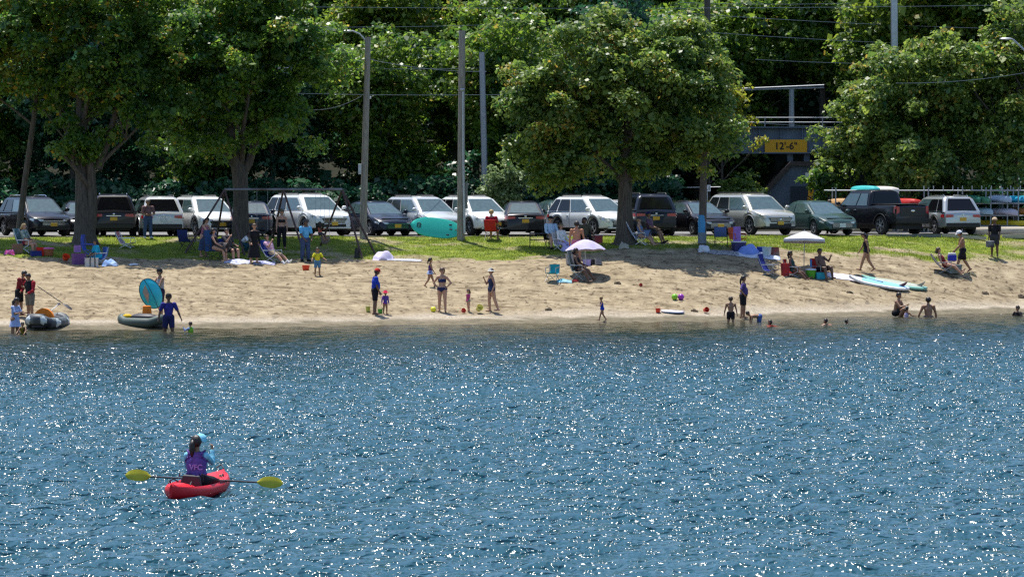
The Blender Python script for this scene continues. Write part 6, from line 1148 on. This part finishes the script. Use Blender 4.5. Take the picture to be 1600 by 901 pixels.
# ---------------------------------------------------------------- the kayaker
kred = mat('kayak_red', (.66, .012, .022), .45, var=.14, scale=3, coat=.0, spec=.3)
KC = Vector((XatY(307, 67.6), 67.6, 0)); hd = R(76)
kroot = empty('red_kayak', KC + Vector((0, 0, -.09)), 0, 'short red sit-on kayak floating in the foreground', 'kayak', rot=(R(3), R(-1), hd))
def kayak_hull():
    mb = MB(); L, W, H = 2.9, .80, .31; rings = []
    for t in np.linspace(-1, 1, 41):
        wv = W / 2 * max(.03, (1 - abs(t) ** 2.4)) ** .75; sheer = H * (1 + .16 * abs(t) ** 2.2); keel = .16 * abs(t) ** 3.5
        ck = max(0, 1 - ((t + .10) / .46) ** 4) if abs(t + .10) < .46 else 0; dz = .17 * ck ** .5; cr = .035 * (1 - ck)
        rings.append([Vector((t * L / 2, y * wv, z)) for y, z in ((0, keel), (.5, keel + .02), (.88, keel + .10), (1, keel + (sheer - keel) * .62), (.97, sheer - .04), (.86, sheer), (.74, sheer - .01 - dz * .15), (.60, sheer - dz + cr * .5), (0, sheer - dz + cr * 1.4), (-.60, sheer - dz + cr * .5), (-.74, sheer - .01 - dz * .15), (-.86, sheer), (-.97, sheer - .04), (-1, keel + (sheer - keel) * .62), (-.88, keel + .10), (-.5, keel + .02))])
    mb.loft(rings); return mb
kayak_hull().build('hull', kred, kroot, smooth=50)
MB().box((-.12, 0, .23), (.42, .46, .05)).build('seat', dkv, kroot, bevel=.02); MB().loft([[Vector((-.40 + x, y, z)) for y, z in ((-.22, .22), (.22, .22), (.16, .46), (-.16, .46))] for x in (0, .05)]).build('seat_back', dkv, kroot, bevel=.03)
for sx, y0 in ((.62, .25), (.62, -.25), (-.95, .2), (-.95, -.2)): MB().tube([(sx - .06, y0, .36), (sx, y0, .41), (sx + .06, y0, .36)], .012, n=6).build('fitting', dkv, kroot)
MB().tube([(-1.30, -.08, .44), (-1.36, 0, .49), (-1.30, .08, .44)], .014, n=6).build('stern_handle', dkv, kroot); MB().tube([(1.22, -.07, .44), (1.28, 0, .50), (1.22, .07, .44)], .014, n=6).build('bow_handle', dkv, kroot)
for s in (-1, 1): MB().tube([(-.40, s * .20, .50), (-.15, s * .3, .40), (.25, s * .31, .36)], .011, n=5).build('seat_strap', dkv, kroot)
for s in (-1, 1): MB().box((.35, s * .355, .30), (.42, .012, .05), rot=(0, R(3), 0)).build('side_decal', mat('decal_dark', (.16, .012, .02), .5), kroot)
sp_ = KC + Vector((.0, -.12, 0)); ky = 169
kp = person('woman in a purple life vest sitting in the red kayak, hand at her cap', sp_, 1.66, ky, dict(legL=(86, 14, 78, 2), legR=(86, 14, 78, 2), lean=2, armL=(45, 14, 140, -30), armR=(62, 10, 158, -6), grip=.8), 'tan', ('dark', 'pony'), [('longshirt', ('aqua_shirt', (.22, .55, .70))), ('trousers', BLK), ('vest', ('purple_vest', (.14, .075, .30))), ('cap', ('aqua_cap', (.25, .62, .76)))], 'f', seat=.16, head=(-2, 28), fine=True)
kp.name = 'person'
hc_ = [c for c in kp.children if c.name.startswith('cap')][0]
hc_.scale = (.98, .98, 1.1); hc_.location = Vector(hc_.location) + Vector((.055, .05, .0)); hc_.rotation_euler = (R(-20), R(18), R(-28))
vest = [c for c in kp.children if c.name.startswith('life_vest')][0]
vm = np.array([v.co for v in vest.data.vertices]); back_y = vm[(vm[:, 2] > vm[:, 2].mean() - .12) & (vm[:, 2] < vm[:, 2].mean() + .1) & (abs(vm[:, 0]) < .08)][:, 1].min()
zc = vm[:, 2].mean()
tx = text('VFC', .135, (.03, back_y - .006, zc - .04), (R(90), 0, 0), mat('vest_lettering', (.42, .24, .62), .7), vest, off=.003)
MB().loft([[Vector((x, back_y + .035 - .02 * (k == 1), z)) for x, z in ((-.17, zc - .30), (.17, zc - .30), (.155, zc - .16), (-.155, zc - .16))] for k in (0, 1)]).build('vest_belt', dkv, vest, bevel=.01)
a_, b_ = at(196, 742, 68.1), at(442, 755, 67.9)
paddle('double paddle with two yellow blades lying across the red kayak', a_, b_, mat('blade_yellow', (.48, .42, .01), .4), dkv, bw=.115, bl=.235, nrm=(0, -1, .25))
